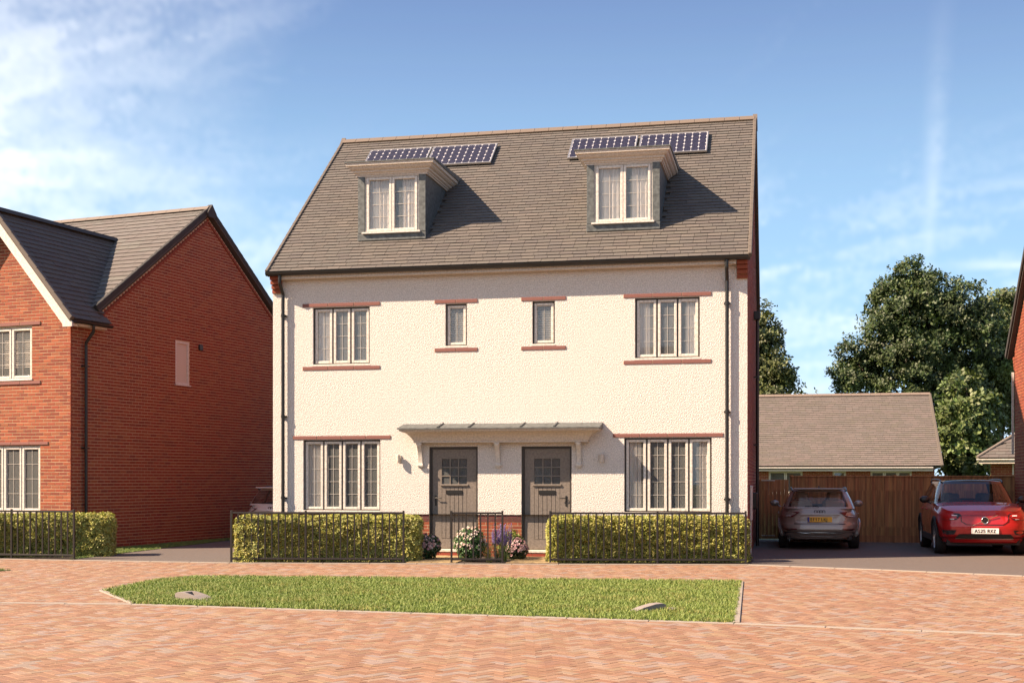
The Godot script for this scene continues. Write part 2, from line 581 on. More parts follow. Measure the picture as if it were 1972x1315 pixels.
func lay_pavers(road: Node3D) -> void:
	var shape := MB.new()
	var a := [Vector3(-0.5, -1, 0.5), Vector3(0.5, -1, 0.5), Vector3(0.5, -1, -0.5), Vector3(-0.5, -1, -0.5)]
	for i in 4:
		var u: Vector3 = a[i]
		var v: Vector3 = a[(i + 1) % 4]
		var up := Vector3(0, 0.95, 0)
		var ci := Vector3(0.965, 1, 0.93)
		var u2 := Vector3(u.x * ci.x, 0, u.z * ci.z)
		var v2 := Vector3(v.x * ci.x, 0, v.z * ci.z)
		shape.quad(u, v, v + up, u + up)
		shape.quad(u + up, v + up, v2, u2)
	shape.quad(Vector3(-0.4825, 0, 0.465), Vector3(0.4825, 0, 0.465), Vector3(0.4825, 0, -0.465), Vector3(-0.4825, 0, -0.465))
	var palette := []
	for q in [Color(0.47, 0.235, 0.135), Color(0.52, 0.285, 0.17), Color(0.43, 0.19, 0.105), Color(0.54, 0.34, 0.225), Color(0.47, 0.335, 0.27), Color(0.39, 0.18, 0.105), Color(0.49, 0.25, 0.14)]:
		palette.append_array(shades(Color(lerpf(q.r, 0.47, 0.25) * 0.76, lerpf(q.g, 0.26, 0.25) * 0.83, lerpf(q.b, 0.16, 0.25) * 0.83), 3, 0.08, 0.04))
	var xfs := []
	var ids := PackedInt32Array()
	var r := RandomNumberGenerator.new()
	r.seed = 5
	var w := 0.1
	var inner := PackedVector2Array(edge)
	inner.append_array(plan([[22, 4], [-17, 4]]))
	var n1 := FastNoiseLite.new()
	n1.frequency = 0.5
	for i in range(-260, 261):
		for j in range(-10, 400):
			var t := posmod(i - j, 4)
			if t != 0 and t != 3:
				continue
			var c := Vector2(i * w + (w if t == 0 else w * 0.5), j * w + (w * 0.5 if t == 0 else w))
			var q := c.rotated(PI / 4)   # plan position
			if q.y < 8.8 or q.y > 27.5 or absf(q.x) > 0.4024 * q.y + 1.6:
				continue
			if not Geometry2D.is_point_in_polygon(q, inner) or Geometry2D.is_point_in_polygon(q, island) or Geometry2D.is_point_in_polygon(q, verge_bit):
				continue
			var turn := PI / 4 if t == 0 else PI * 0.75
			var b := Basis(Vector3.UP, turn + r.randf_range(-0.012, 0.012)).scaled_local(Vector3(0.1955, 0.05, 0.0955))
			b = Basis(Vector3(1, 0, 0), r.randf_range(-0.012, 0.012)) * Basis(Vector3(0, 0, 1), r.randf_range(-0.012, 0.012)) * b
			xfs.push_back(Transform3D(b, Vector3(q.x, r.randf_range(-0.0015, 0.001), -q.y)))
			var lean := n1.get_noise_2d(q.x * 6, q.y * 6)
			ids.push_back(clampi(int(r.randf() * 21.0 + lean * 5.0), 0, 20))
	pieces(road, "paver", shape, "paver", xfs, ids, palette, 300)

func grass(called: String, label: String, poly: PackedVector2Array, h: float, count: int, c: Color) -> void:
	# tufts of bent blades
	var r := RandomNumberGenerator.new()
	r.seed = hash(label)
	var tuft := MB.new()
	for k in 7:
		var a := r.randf() * TAU
		var o := Vector3(r.randf_range(-0.025, 0.025), 0, r.randf_range(-0.025, 0.025))
		var d := Vector3(cos(a), 0, sin(a))
		var s := Vector3(-d.z, 0, d.x) * 0.0035
		var hh := r.randf_range(0.6, 1.1)
		var lean := r.randf_range(0.1, 0.6)
		var k1 := o + d * lean * 0.015 + Vector3(0, hh * 0.55, 0) * h
		var k2 := o + d * lean * 0.06 + Vector3(0, hh, 0) * h
		tuft.quad(o - s, o + s, k1 + s * 0.8, k1 - s * 0.8)
		tuft.flat(k1 - s * 0.8, k1 + s * 0.8, k2)
	var box := Rect2(poly[0], Vector2.ZERO)
	for q in poly:
		box = box.expand(q)
	var n := FastNoiseLite.new()
	n.frequency = 0.35
	n.fractal_octaves = 4
	var xfs := []
	var cols := []
	while xfs.size() < count:
		var q := Vector2(r.randf_range(box.position.x, box.end.x), r.randf_range(box.position.y, box.end.y))
		if not Geometry2D.is_point_in_polygon(q, poly):
			continue
		var v := n.get_noise_2dv(q * 3.0)
		var s := r.randf_range(0.7, 1.25) * (1.0 + v * 0.35)
		xfs.push_back(Transform3D(Basis(Vector3.UP, r.randf() * TAU).scaled(Vector3(0.9, s, 0.9)), Vector3(q.x, 0.006, -q.y)))
		var k := r.randf_range(0.75, 1.3)
		var dry := clampf(r.randf() * 1.6 - 1.0 + v, 0.0, 0.8)
		cols.push_back(Color(c.r * k * (1 + dry * 0.5), c.g * k, c.b * k * (1 + dry * 0.4)))
	var o := copies(self, called, tuft.mesh(m.blade, Color(1, 1, 1)), xfs, cols)
	o.set_meta("label", label)
	o.set_meta("category", "grass")
# ---------------------------------------------------------------- pieces of buildings (local: x along the front, y up, z out of the wall)
func wall_sheet(x0: float, x1: float, y0: float, y1: float, holes: Array, thick: float) -> MB:
	# a wall slab with rectangular openings; holes are Rect2 in (x, y)
	var b := MB.new()
	var xs := [x0, x1]
	var ys := [y0, y1]
	for h in holes:
		xs.append_array([h.position.x, h.end.x])
		ys.append_array([h.position.y, h.end.y])
	xs = xs.filter(func(v): return v >= x0 and v <= x1)
	ys = ys.filter(func(v): return v >= y0 and v <= y1)
	xs.sort()
	ys.sort()
	for i in xs.size() - 1:
		for j in ys.size() - 1:
			var a := Vector2(xs[i], ys[j])
			var e := Vector2(xs[i + 1], ys[j + 1])
			if e.x - a.x < 1e-5 or e.y - a.y < 1e-5:
				continue
			var inside := false
			for h in holes:
				if h.has_point((a + e) * 0.5):
					inside = true
			if inside:
				continue
			b.quad(Vector3(a.x, a.y, 0), Vector3(e.x, a.y, 0), Vector3(e.x, e.y, 0), Vector3(a.x, e.y, 0))
			b.quad(Vector3(e.x, a.y, -thick), Vector3(a.x, a.y, -thick), Vector3(a.x, e.y, -thick), Vector3(e.x, e.y, -thick))
	for h in holes:
		var a: Vector2 = h.position
		var e: Vector2 = h.end
		b.quad(Vector3(a.x, a.y, 0), Vector3(a.x, e.y, 0), Vector3(a.x, e.y, -thick), Vector3(a.x, a.y, -thick))
		b.quad(Vector3(e.x, a.y, -thick), Vector3(e.x, e.y, -thick), Vector3(e.x, e.y, 0), Vector3(e.x, a.y, 0))
		b.quad(Vector3(a.x, a.y, -thick), Vector3(e.x, a.y, -thick), Vector3(e.x, a.y, 0), Vector3(a.x, a.y, 0))
		b.quad(Vector3(a.x, e.y, 0), Vector3(e.x, e.y, 0), Vector3(e.x, e.y, -thick), Vector3(a.x, e.y, -thick))
	b.quad(Vector3(x0, y0, -thick), Vector3(x0, y0, 0), Vector3(x0, y1, 0), Vector3(x0, y1, -thick))
	b.quad(Vector3(x1, y0, 0), Vector3(x1, y0, -thick), Vector3(x1, y1, -thick), Vector3(x1, y1, 0))
	b.quad(Vector3(x0, y1, 0), Vector3(x1, y1, 0), Vector3(x1, y1, -thick), Vector3(x0, y1, -thick))
	b.quad(Vector3(x0, y0, -thick), Vector3(x1, y0, -thick), Vector3(x1, y0, 0), Vector3(x0, y0, 0))
	return b

func brick_shape() -> MB:
	var b := MB.new()
	b.box(Vector3.ZERO, Vector3.ONE)
	return b

# courses of bricks on a wall plane; SPANS(y) gives the [x0, x1] runs of a course; FACE places (x, y, out) in the parent
func lay_bricks(parent: Node3D, face: Transform3D, y0: float, y1: float, spans: Callable, holes: Array, palette: Array, cap := 300, proud := 0.004, ok = null, called := "brick") -> void:
	var xfs := []
	var ids := PackedInt32Array()
	var r := RandomNumberGenerator.new()
	r.seed = hash(parent.name) + int(y0 * 100) + int(face.origin.x * 10)
	var rows := int(round((y1 - y0) / 0.075))
	var dy := (y1 - y0) / rows
	for k in rows:
		var yc := y0 + (k + 0.5) * dy
		var runs: Array = spans.call(yc + dy * 0.3)
		for h in holes:
			if yc + dy * 0.4 > h.position.y and yc - dy * 0.4 < h.end.y:
				var cut := []
				for s in runs:
					if h.position.x > s[0] + 0.02:
						cut.push_back([s[0], minf(s[1], h.position.x)])
					if h.end.x < s[1] - 0.02:
						cut.push_back([maxf(s[0], h.end.x), s[1]])
				runs = cut.filter(func(s): return s[1] - s[0] > 0.02)
		for s in runs:
			var x: float = floorf((s[0] - (0.1125 if k % 2 == 1 else 0.0)) / 0.225) * 0.225 + (0.1125 if k % 2 == 1 else 0.0)
			while x < s[1]:
				var a := maxf(x, s[0])
				var e := minf(x + 0.225, s[1])
				x += 0.225
				if e - a < 0.03:
					continue
				var out := proud + r.randf_range(-0.0015, 0.0015)
				xfs.push_back(face * Transform3D(Basis.from_scale(Vector3(e - a - 0.012, dy - 0.013, 0.03)), Vector3((a + e) * 0.5, yc, out - 0.015)))
				ids.push_back(r.randi() % palette.size())
	pieces(parent, called, brick_shape(), "brick", xfs, ids, palette, cap, ok)

# tiles on a slope: SLOPE's x runs along the eaves, y up the slope, z out of it
func lay_tiles(roof: Node3D, slope: Transform3D, w: float, len: float, courses: int, tile_w: float, palette: Array, clear, cap := 300, thick := 0.014, jitter := true) -> void:
	var shape := MB.new()
	shape.box(Vector3.ZERO, Vector3.ONE)
	var xfs := []
	var ids := PackedInt32Array()
	var r := RandomNumberGenerator.new()
	r.seed = hash(roof.name) + courses
	var g := len / courses
	var tl := g * 1.45
	for k in courses:
		var off := (0.5 * tile_w if k % 2 == 1 else 0.0) + (r.randf_range(-0.3, 0.3) * tile_w if jitter else 0.0)
		var x := -tile_w + off
		while x < w:
			var a := maxf(x, 0.0)
			var e := minf(x + tile_w, w)
			x += tile_w
			if e - a < 0.03:
				continue
			var y := k * g + tl * 0.5
			if y + tl * 0.5 > len + 0.05:
				y = len + 0.05 - tl * 0.5
			if clear != null and not clear.call((a + e) * 0.5, k * g + g * 0.5):
				continue
			# each tile rides on the one below it
			var tilt := atan2(thick * 1.15, g)
			var b := Basis(Vector3(1, 0, 0), -tilt + r.randf_range(-0.006, 0.006)) * Basis.from_scale(Vector3(e - a - 0.006, tl, thick * r.randf_range(0.85, 1.2)))
			xfs.push_back(slope * Transform3D(b, Vector3((a + e) * 0.5, y, thick * 1.0 + r.randf_range(-0.0015, 0.0015))))
			ids.push_back(r.randi() % palette.size())
	pieces(roof, "roof_tile", shape, "tile", xfs, ids, palette, cap)

func window(parent: Node3D, x0: float, x1: float, y0: float, y1: float, z: float, n: int, bars: int, dark := true, sill := true, upright := true) -> Node3D:
	# an outer frame, and casements with leaded panes
	var f := MB.new()
	var d := 0.07
	var t := 0.03 if dark else 0.028
	f.span(Vector3(x0, y0, z - d), Vector3(x0 + t, y1, z))
	f.span(Vector3(x1 - t, y0, z - d), Vector3(x1, y1, z))
	f.span(Vector3(x0 + t, y1 - t, z - d), Vector3(x1 - t, y1, z))
	f.span(Vector3(x0 + t, y0, z - d), Vector3(x1 - t, y0 + t, z))
	var cw := (x1 - x0 - t * 2) / n
	for i in range(1, n):
		var x := x0 + t + cw * i
		f.span(Vector3(x - 0.013, y0 + t, z - d), Vector3(x + 0.013, y1 - t, z - 0.004))
	var o := part(f, "window", "dark_frame" if dark else "white", parent)
	for i in n:
		var a := x0 + t + cw * i + (0.013 if i > 0 else 0.0) + 0.004
		var e := x0 + t + cw * (i + 1) - (0.013 if i < n - 1 else 0.0) - 0.004
		var lo := y0 + t + 0.004
		var hi := y1 - t - 0.004
		var fw := 0.052
		var zz := z + 0.012
		var c := MB.new()
		for s in [[a, lo, a + fw, hi], [e - fw, lo, e, hi], [a + fw, hi - fw, e - fw, hi], [a + fw, lo, e - fw, lo + fw]]:
			c.bevel(Vector3((s[0] + s[2]) * 0.5, (s[1] + s[3]) * 0.5, zz - 0.03), Vector3(s[2] - s[0], s[3] - s[1], 0.06), 0.006)
		part(c, "casement", "white", o)
		part(bx(Vector3((a + e) * 0.5, (lo + hi) * 0.5, zz - 0.04), Vector3(e - a - fw * 2 + 0.01, hi - lo - fw * 2 + 0.01, 0.004)), "pane", "glass", o)
		var l := MB.new()
		if upright:
			l.span(Vector3((a + e) * 0.5 - 0.0045, lo + fw, zz - 0.037), Vector3((a + e) * 0.5 + 0.0045, hi - fw, zz - 0.030))
		for k in range(1, bars + 1):
			var y := lo + fw + (hi - lo - fw * 2) * k / (bars + 1.0)
			l.span(Vector3(a + fw, y - 0.0045, zz - 0.0365), Vector3(e - fw, y + 0.0045, zz - 0.0295))
		if not l.p.is_empty():
			part(l, "leaded_lattice", "came", o)
	if sill:
		var s := MB.new()
		s.bevel(Vector3((x0 + x1) * 0.5, y0 - 0.012, z + 0.0), Vector3(x1 - x0 + 0.05, 0.045, 0.14), 0.008)
		part(s, "sill", "white", o)
	return o

func tile_band(parent: Node3D, x0: float, x1: float, y0: float, y1: float, n: int, called: String) -> void:
	var w := (x1 - x0) / n
	for i in n:
		part(bx(Vector3(x0 + w * (i + 0.5), (y0 + y1) * 0.5, -0.02), Vector3(w - 0.011, y1 - y0, 0.07), 0.004), called, "lintel", parent)
	var j := bx(Vector3((x0 + x1) * 0.5, (y0 + y1) * 0.5, -0.025), Vector3(x1 - x0 - 0.004, y1 - y0 - 0.006, 0.066))
	part(j, "mortar_bed", "mortar", parent)

func hang_curtain(house: Node3D, x0: float, x1: float, y0: float, y1: float, z: float, label: String) -> void:
	var o := MeshInstance3D.new()
	var b := MB.new()
	var k := 48
	var r := RandomNumberGenerator.new()
	r.seed = hash(label)
	var ph := r.randf() * TAU
	var folds := maxf(3.0, (x1 - x0) / 0.085)
	for sgn in [0.0, 0.004]:
		var rows := []
		for j in 5:
			var row := PackedVector3Array()
			for i in k + 1:
				var t := float(i) / k
				var a := t * folds * TAU + ph
				row.push_back(Vector3(lerpf(x0, x1, t) + sin(a * 0.5 + 1.0) * 0.012, lerpf(y1, y0, j / 4.0), z - sgn + (sin(a) * 0.022 + sin(a * 1.7 + j * 0.3) * 0.008) * (0.8 + 0.1 * j)))
			rows.push_back(row)
		b.grid(rows, Vector3((x0 + x1) * 0.5, (y0 + y1) * 0.5, z - 5.0 if sgn == 0.0 else z + 5.0))
	o.mesh = b.mesh(m.curtain)
	o.name = numbered("curtain")
	add_child(o)
	o.transform = house.transform
	tag(o, label, "curtain", "curtains behind the windows")

func hang_blind(house: Node3D, x0: float, x1: float, y0: float, y1: float, z: float, label: String, n: int) -> void:
	var o := thing("window_blind", label, "blind", house.position, house.rotation.y, "slatted window blinds")
	part(bx(Vector3((x0 + x1) * 0.5, y1 - 0.02, z), Vector3(x1 - x0, 0.04, 0.05)), "head_rail", "blind", o)
	for i in n:
		var y := lerpf(y0 + 0.02, y1 - 0.06, float(i) / (n - 1))
		var b := MB.new()
		b.box(Vector3((x0 + x1) * 0.5, y, z), Vector3(x1 - x0, 0.004, 0.058), Basis(Vector3(1, 0, 0), 0.45))
		part(b, "slat", "blind", o)

func tubes(path: Array, r: float, k := 10) -> MB:
	var b := MB.new()
	b.tube(PackedVector3Array(path), r, k)
	return b
# ---------------------------------------------------------------- the pair of houses
const UL := -5.2
const UR := 4.742
const ROOF_K := 0.8299
var dormer_at := [-2.765, 2.2]

func slope_frame(x: float, y: float, z: float, k: float) -> Transform3D:
	var t := atan(k)
	return Transform3D(Basis(Vector3(1, 0, 0), Vector3(0, sin(t), -cos(t)), Vector3(0, cos(t), sin(t))), Vector3(x, y, z))

func brick_palette() -> Array:
	var a := shades(Color(0.385, 0.088, 0.038), 5, 0.06, 0.05)
	a.append_array(shades(Color(0.32, 0.068, 0.032), 3, 0.1, 0.05))
	a.append_array(shades(Color(0.42, 0.12, 0.05), 2, 0.08, 0.05))
	a.push_back(Color(0.29, 0.065, 0.034))
	return a

func purple_palette() -> Array:
	return shades(Color(0.17, 0.05, 0.045), 6, 0.22, 0.1)

func main_house() -> void:
	var h := thing("semi_detached_house", "white rendered pair of houses with grey tiled roof, two dormers and shared door canopy", "house", Vector3(0, 0, -25.96), -deg_to_rad(HOUSE_TURN))
	var win := [[-4.52, -2.813, 0.925, 2.42, 4, 4], [2.30, 4.036, 0.925, 2.42, 4, 4], [-4.303, -3.046, 4.0, 5.21, 3, 3], [2.516, 3.802, 4.0, 5.21, 3, 3], [-1.408, -0.95, 4.33, 5.21, 1, 0], [0.421, 0.887, 4.33, 5.21, 1, 0]]
	var doors := [[-1.758, -0.719], [0.195, 1.233]]
	var holes := []
	for w in win:
		holes.push_back(Rect2(w[0], w[2], w[1] - w[0], w[3] - w[2]))
	var dh := []
	for d in doors:
		dh.push_back(Rect2(d[0], 0.155, d[1] - d[0], 2.262 - 0.155))
	var up := []
	for d in doors:
		up.push_back(Rect2(d[0], 0.868, d[1] - d[0], 2.262 - 0.868))
	var wall := part(wall_sheet(UL, UR - 0.012, 0.868, 5.93, holes + up, 0.28), "wall", "harling", h)
	# brick plinth, its two top courses darker
	var low := []
	for d in doors:
		low.push_back(Rect2(d[0], 0.155, d[1] - d[0], 0.866 - 0.155))
	var pl := MB.new()
	pl.add(wall_sheet(UL, UR - 0.012, 0.0, 0.866, low, 0.25), Transform3D(Basis.IDENTITY, Vector3(0, 0, -0.03)))
	var plinth := part(pl, "plinth", "mortar", h)
	var full := func(_y): return [[UL, UR - 0.004]]
	lay_bricks(plinth, Transform3D(Basis.IDENTITY, Vector3(0, 0, -0.03)), 0.0, 0.716, full, low, brick_palette(), 220)
	lay_bricks(plinth, Transform3D(Basis.IDENTITY, Vector3(0, 0, -0.026)), 0.716, 0.866, full, low, purple_palette(), 80)
	for w in win:
		window(h, w[0], w[1], w[2], w[3], -0.065, w[4], w[5], true, true, true)
	for w in win:
		var over: float = 0.232
		var n: int = {4: 4, 3: 3, 1: 2}[w[4]]
		tile_band(wall, w[0] - over, w[1] + over, w[3] + 0.012, w[3] + 0.084, n, "lintel_tile")
		if w[4] < 4:
			tile_band(wall, w[0] - over, w[1] + over, w[2] - 0.108, w[2] - 0.036, n, "sill_tile")
	side_walls(h)
	rooms(h)
	for i in 2:
		front_door(h, doors[i][0], doors[i][1], i == 0)
	canopy(h)
	main_roof(h)
	for i in 2:
		dormer(h, dormer_at[i], i)
	rainwater(h)
	corbels(h)
	# things on and behind the walls
	solar(h, [[-4.323, -2.785, "dark solar panel partly hidden behind the dormer cornice, roof half nearer the brick house"], [-2.748, -1.18, "dark solar panel with clear view of its cells, roof half nearer the brick house"], [0.607, 2.149, "dark solar panel mostly hidden behind dormer cornice, roof half above the parking drive"], [2.208, 3.762, "dark solar panel with uncovered outer end, roof half above the parking drive"]])
	wall_lamp(h, -2.396, "small pale wall lamp between four-pane window and canopy, sunlit, nearer the brick house")
	wall_lamp(h, 1.857, "small pale wall lamp in the canopy's shadow, beside the door nearer the parking drive")
	var near := "nearer the brick house"
	var drive := "nearer the parking drive"
	hang_curtain(h, -4.47, -4.02, 0.95, 2.40, -0.175, "pale curtain at the outer end of the ground-floor window " + near)
	hang_curtain(h, -2.93, -2.83, 0.95, 2.40, -0.175, "pale curtain edge at the door end of the ground-floor window " + near)
	hang_curtain(h, 2.33, 2.62, 0.95, 2.40, -0.175, "pale curtain at the door end of the ground-floor window " + drive)
	hang_curtain(h, 3.78, 4.02, 0.95, 2.40, -0.175, "pale curtain at the outer end of the ground-floor window " + drive)
	hang_curtain(h, -4.27, -3.86, 4.02, 5.19, -0.175, "pale curtain at the outer end of the three-pane upstairs window " + near)
	hang_curtain(h, -3.16, -3.07, 4.02, 5.19, -0.175, "pale curtain edge at the inner end of the three-pane upstairs window " + near)
	hang_curtain(h, 2.55, 2.80, 4.02, 5.19, -0.175, "pale curtain at the inner end of the three-pane upstairs window " + drive)
	hang_curtain(h, 3.52, 3.78, 4.02, 5.19, -0.175, "pale curtain at the outer end of the three-pane upstairs window " + drive)
	hang_curtain(h, -3.33, -2.76, 6.85, 8.03, -0.765, "pale curtain covering the outer casement of the dormer " + near)
	hang_curtain(h, -2.56, -2.17, 6.85, 8.03, -0.765, "pale curtain covering part of the inner casement of the dormer " + near)
	hang_curtain(h, 1.62, 2.14, 6.85, 8.03, -0.765, "pale curtain covering the inner casement of the dormer " + drive)
	hang_curtain(h, 2.37, 2.80, 6.85, 8.03, -0.765, "pale curtain covering part of the outer casement of the dormer " + drive)
	hang_blind(h, -1.39, -0.97, 4.36, 5.18, -0.18, "slatted blind in the small upstairs window nearer the brick house", 17)
	hang_blind(h, 0.44, 0.87, 4.36, 5.18, -0.18, "slatted blind in the small upstairs window nearer the parking drive", 17)
	var g := thing("pendant_lamp", "dark globe pendant lamp inside the ground-floor window nearer the parking drive", "lamp", h.transform * Vector3(3.223, 1.60, -1.6), 0, "pendant lamps indoors")
	var s := MB.new()
	var prof := PackedVector2Array()
	for k in 13:
		prof.push_back(Vector2(maxf(0.001, sin(PI * k / 12.0) * 0.15), 0.15 - cos(PI * k / 12.0) * 0.15))
	s.lathe(prof, 20)
	part(s, "lamp_shade", "cabin", g)
	part(tubes([Vector3(0, 0.29, 0), Vector3(0, 0.42, 0)], 0.02), "neck", "cabin", g)
	part(tubes([Vector3(0, 0.42, 0), Vector3(0, 1.0, 0)], 0.006, 6), "cord", "cabin", g)
	g = thing("pendant_lamp", "dark dome pendant lamp inside the ground-floor window nearer the brick house", "lamp", h.transform * Vector3(-3.55, 1.80, -1.6), 0, "pendant lamps indoors")
	s = MB.new()
	prof = PackedVector2Array()
	for k in 9:
		prof.push_back(Vector2(0.19 * cos(PI * 0.5 * k / 8.0) + 0.001, 0.2 * sin(PI * 0.5 * k / 8.0)))
	s.lathe(prof, 20)
	part(s, "lamp_shade", "cabin", g)
	part(tubes([Vector3(0, 0.2, 0), Vector3(0, 0.8, 0)], 0.006, 6), "cord", "cabin", g)

func gable_spans(y: float, d0: float, d1: float, eave: float, ridge_y: float) -> Array:
	var mid := (d0 + d1) * 0.5
	if y <= eave:
		return [[d0, d1]]
	var f := clampf((y - eave) / (ridge_y - eave), 0.0, 1.0)
	return [[lerpf(d0, mid, f), lerpf(d1, mid, f)]]

func side_walls(h: Node3D) -> void:
	var poly := PackedVector2Array([Vector2(0.28, 0), Vector2(9.2, 0), Vector2(9.2, 5.85), Vector2(4.6, 9.66), Vector2(0.28, 6.08)])
	for s in [1, -1]:
		var u: float = UR - 0.012 if s == 1 else UL + 0.012
		var b := MB.new()
		# plan of the gable in (depth, height), given thickness along x
		b.prism(poly, 0.0, 0.25, Transform3D(Basis(Vector3(0, 0, -1), Vector3(0, 1, 0), Vector3(-s, 0, 0)), Vector3(u, 0, 0)))
		var w := part(b, "side_wall", "mortar", h)
		var face := Transform3D(Basis(Vector3(0, 0, -1), Vector3(0, 1, 0), Vector3(1, 0, 0)), Vector3(u, 0, 0)) if s == 1 else Transform3D(Basis(Vector3(0, 0, 1), Vector3(0, 1, 0), Vector3(-1, 0, 0)), Vector3(u, 0, 0))
		var spans := func(y: float) -> Array:
			var r := gable_spans(y, 0.006, 9.19, 5.85, 9.66)
			return r if s == 1 else [[-r[0][1], -r[0][0]]]
		lay_bricks(w, face, 0.0, 9.6, spans, [], brick_palette(), 60 if s == 1 else 0, 0.008)
	part(bx(Vector3((UL + UR) * 0.5, 2.93, -9.07), Vector3(UR - UL - 0.54, 5.86, 0.25)), "back_wall", "mortar", h)
	# service boxes and pipe on the wall beside the drive
	var mb := MB.new()
	mb.bevel(Vector3(UR + 0.025, 1.10, -1.6), Vector3(0.05, 0.72, 0.55), 0.012)
	var bxs := part(mb, "meter_box", "white", h)
	part(bx(Vector3(UR + 0.02, 0.38, -1.45), Vector3(0.03, 0.72, 0.05)), "conduit", "white", bxs)
	mb = MB.new()
	mb.bevel(Vector3(UR + 0.07, 1.12, -3.0), Vector3(0.12, 0.36, 0.26), 0.02)
	part(mb, "charging_box", "black_plastic", h)
	mb = MB.new()
	mb.tube(PackedVector3Array([Vector3(UR + 0.085, 0.02, -5.2), Vector3(UR + 0.085, 5.38, -5.2)]), 0.04, 10)
	mb.bevel(Vector3(UR + 0.075, 5.45, -5.2), Vector3(0.15, 0.2, 0.2), 0.015)
	for y in [0.9, 2.4, 4.0]:
		mb.box(Vector3(UR + 0.05, y, -5.2), Vector3(0.13, 0.035, 0.1))
	part(mb, "soil_pipe", "black_plastic", h)

func rooms(h: Node3D) -> void:
	var mid := (UL + UR) * 0.5
	for y in [[0.0, 0.12], [2.62, 2.86], [5.42, 5.66]]:
		part(bx(Vector3(mid, (y[0] + y[1]) * 0.5, -4.6), Vector3(UR - UL - 0.56, y[1] - y[0], 8.6)), "floor_slab", "ceiling", h)
	for y in [[0.12, 2.62], [2.86, 5.42]]:
		part(bx(Vector3(mid, (y[0] + y[1]) * 0.5, -2.3), Vector3(0.24, y[1] - y[0] - 0.01, 4.0)), "party_wall", "inside", h)
		part(bx(Vector3(mid, (y[0] + y[1]) * 0.5, -4.3), Vector3(UR - UL - 0.58, y[1] - y[0] - 0.01, 0.1)), "partition", "inside", h)
		for u in [-2.25, 1.79]:
			part(bx(Vector3(u, (y[0] + y[1]) * 0.5, -2.27), Vector3(0.1, y[1] - y[0] - 0.01, 3.94)), "partition", "inside", h)

func front_door(h: Node3D, x0: float, x1: float, handle_outer: bool) -> void:
	var y0 := 0.155
	var y1 := 2.262
	var z := -0.085
	var f := MB.new()
	f.span(Vector3(x0, y0, z - 0.08), Vector3(x0 + 0.045, y1, z + 0.03))
	f.span(Vector3(x1 - 0.045, y0, z - 0.08), Vector3(x1, y1, z + 0.03))
	f.span(Vector3(x0 + 0.045, y1 - 0.045, z - 0.08), Vector3(x1 - 0.045, y1, z + 0.03))
	var door := part(f, "front_door", "dark_frame", h)
	var a := x0 + 0.05
	var e := x1 - 0.05
	var w := e - a
	var lo := y0 + 0.012
	var hi := y1 - 0.05
	var ga := a + w * 0.215   # glazed opening and the boarded panel under it
	var ge := e - w * 0.215
	var gy1 := hi - 0.2
	var gy0 := gy1 - 0.53
	var py1 := gy0 - 0.04
	var py0 := lo + 0.2
	var leaf := MB.new()
	for q in [[a, lo, ga, hi], [ge, lo, e, hi], [ga, gy1, ge, hi], [ga, lo, ge, py0], [ga, py1, ge, gy0]]:
		leaf.span(Vector3(q[0], q[1], z - 0.045), Vector3(q[2], q[3], z))
	part(leaf, "leaf", "door", door)
	part(bx(Vector3((ga + ge) * 0.5, (py0 + py1) * 0.5, z - 0.032), Vector3(ge - ga, py1 - py0, 0.02)), "panel_back", "door", door)
	var n := 6
	var bw := (ge - ga) / n
	for i in n:
		part(bx(Vector3(ga + bw * (i + 0.5), (py0 + py1) * 0.5, z - 0.012), Vector3(bw - 0.009, py1 - py0 - 0.01, 0.02), 0.003), "board", "door", door)
	for i in 3:
		for j in 3:
			var c := Vector3(lerpf(ga, ge, (i + 0.5) / 3.0), lerpf(gy0, gy1, (j + 0.5) / 3.0), z - 0.022)
			part(bx(c, Vector3((ge - ga) / 3.0, (gy1 - gy0) / 3.0, 0.006)), "pane", "glass", door)
	var gb := MB.new()
	for i in [1, 2]:
		var x := lerpf(ga, ge, i / 3.0)
		gb.span(Vector3(x - 0.011, gy0, z - 0.018), Vector3(x + 0.011, gy1, z - 0.002))
		var y := lerpf(gy0, gy1, i / 3.0)
		gb.span(Vector3(ga, y - 0.011, z - 0.0185), Vector3(ge, y + 0.011, z - 0.0025))
	part(gb, "glazing_bar", "door", door)
	part(bx(Vector3((ga + ge) * 0.5, gy0 - 0.012, z + 0.012), Vector3(ge - ga + 0.06, 0.04, 0.03), 0.006), "weather_rail", "door", door)
	part(bx(Vector3((ga + ge) * 0.5, py1 - 0.12, z + 0.006), Vector3(0.34, 0.085, 0.016), 0.004), "letter_box", "black_plastic", door)
	var hx := a + 0.075 if handle_outer else e - 0.075
	var dir := 1.0 if handle_outer else -1.0
	var hd := MB.new()
	hd.bevel(Vector3(hx, 1.15, z + 0.006), Vector3(0.035, 0.21, 0.014), 0.004)
	hd.tube(PackedVector3Array([Vector3(hx, 1.205, z), Vector3(hx, 1.205, z + 0.05), Vector3(hx + dir * 0.13, 1.205, z + 0.05)]), 0.009, 8)
	part(hd, "handle", "black_plastic", door)
	part(bx(Vector3((x0 + x1) * 0.5, 0.128, 0.03), Vector3(x1 - x0 + 0.03, 0.05, 0.28), 0.006), "threshold", "white", door)
	var st := bx(Vector3((x0 + x1) * 0.5, 0.049, 0.04), Vector3(x1 - x0 - 0.02, 0.096, 0.22))
	part(st, "step", "mortar", door)
	var k := 4
	for i in k:
		var sw := (x1 - x0) / k
		part(bx(Vector3(x0 + sw * (i + 0.5), 0.053, 0.05), Vector3(sw - 0.01, 0.086, 0.216), 0.004), "step_brick", "brick", door, Color(0.36, 0.07, 0.04))
	# a hall behind the glass
	part(bx(Vector3((x0 + x1) * 0.5, 1.3, -1.6), Vector3(x1 - x0 + 0.5, 2.4, 0.06)), "hall_wall", "cabin", door)

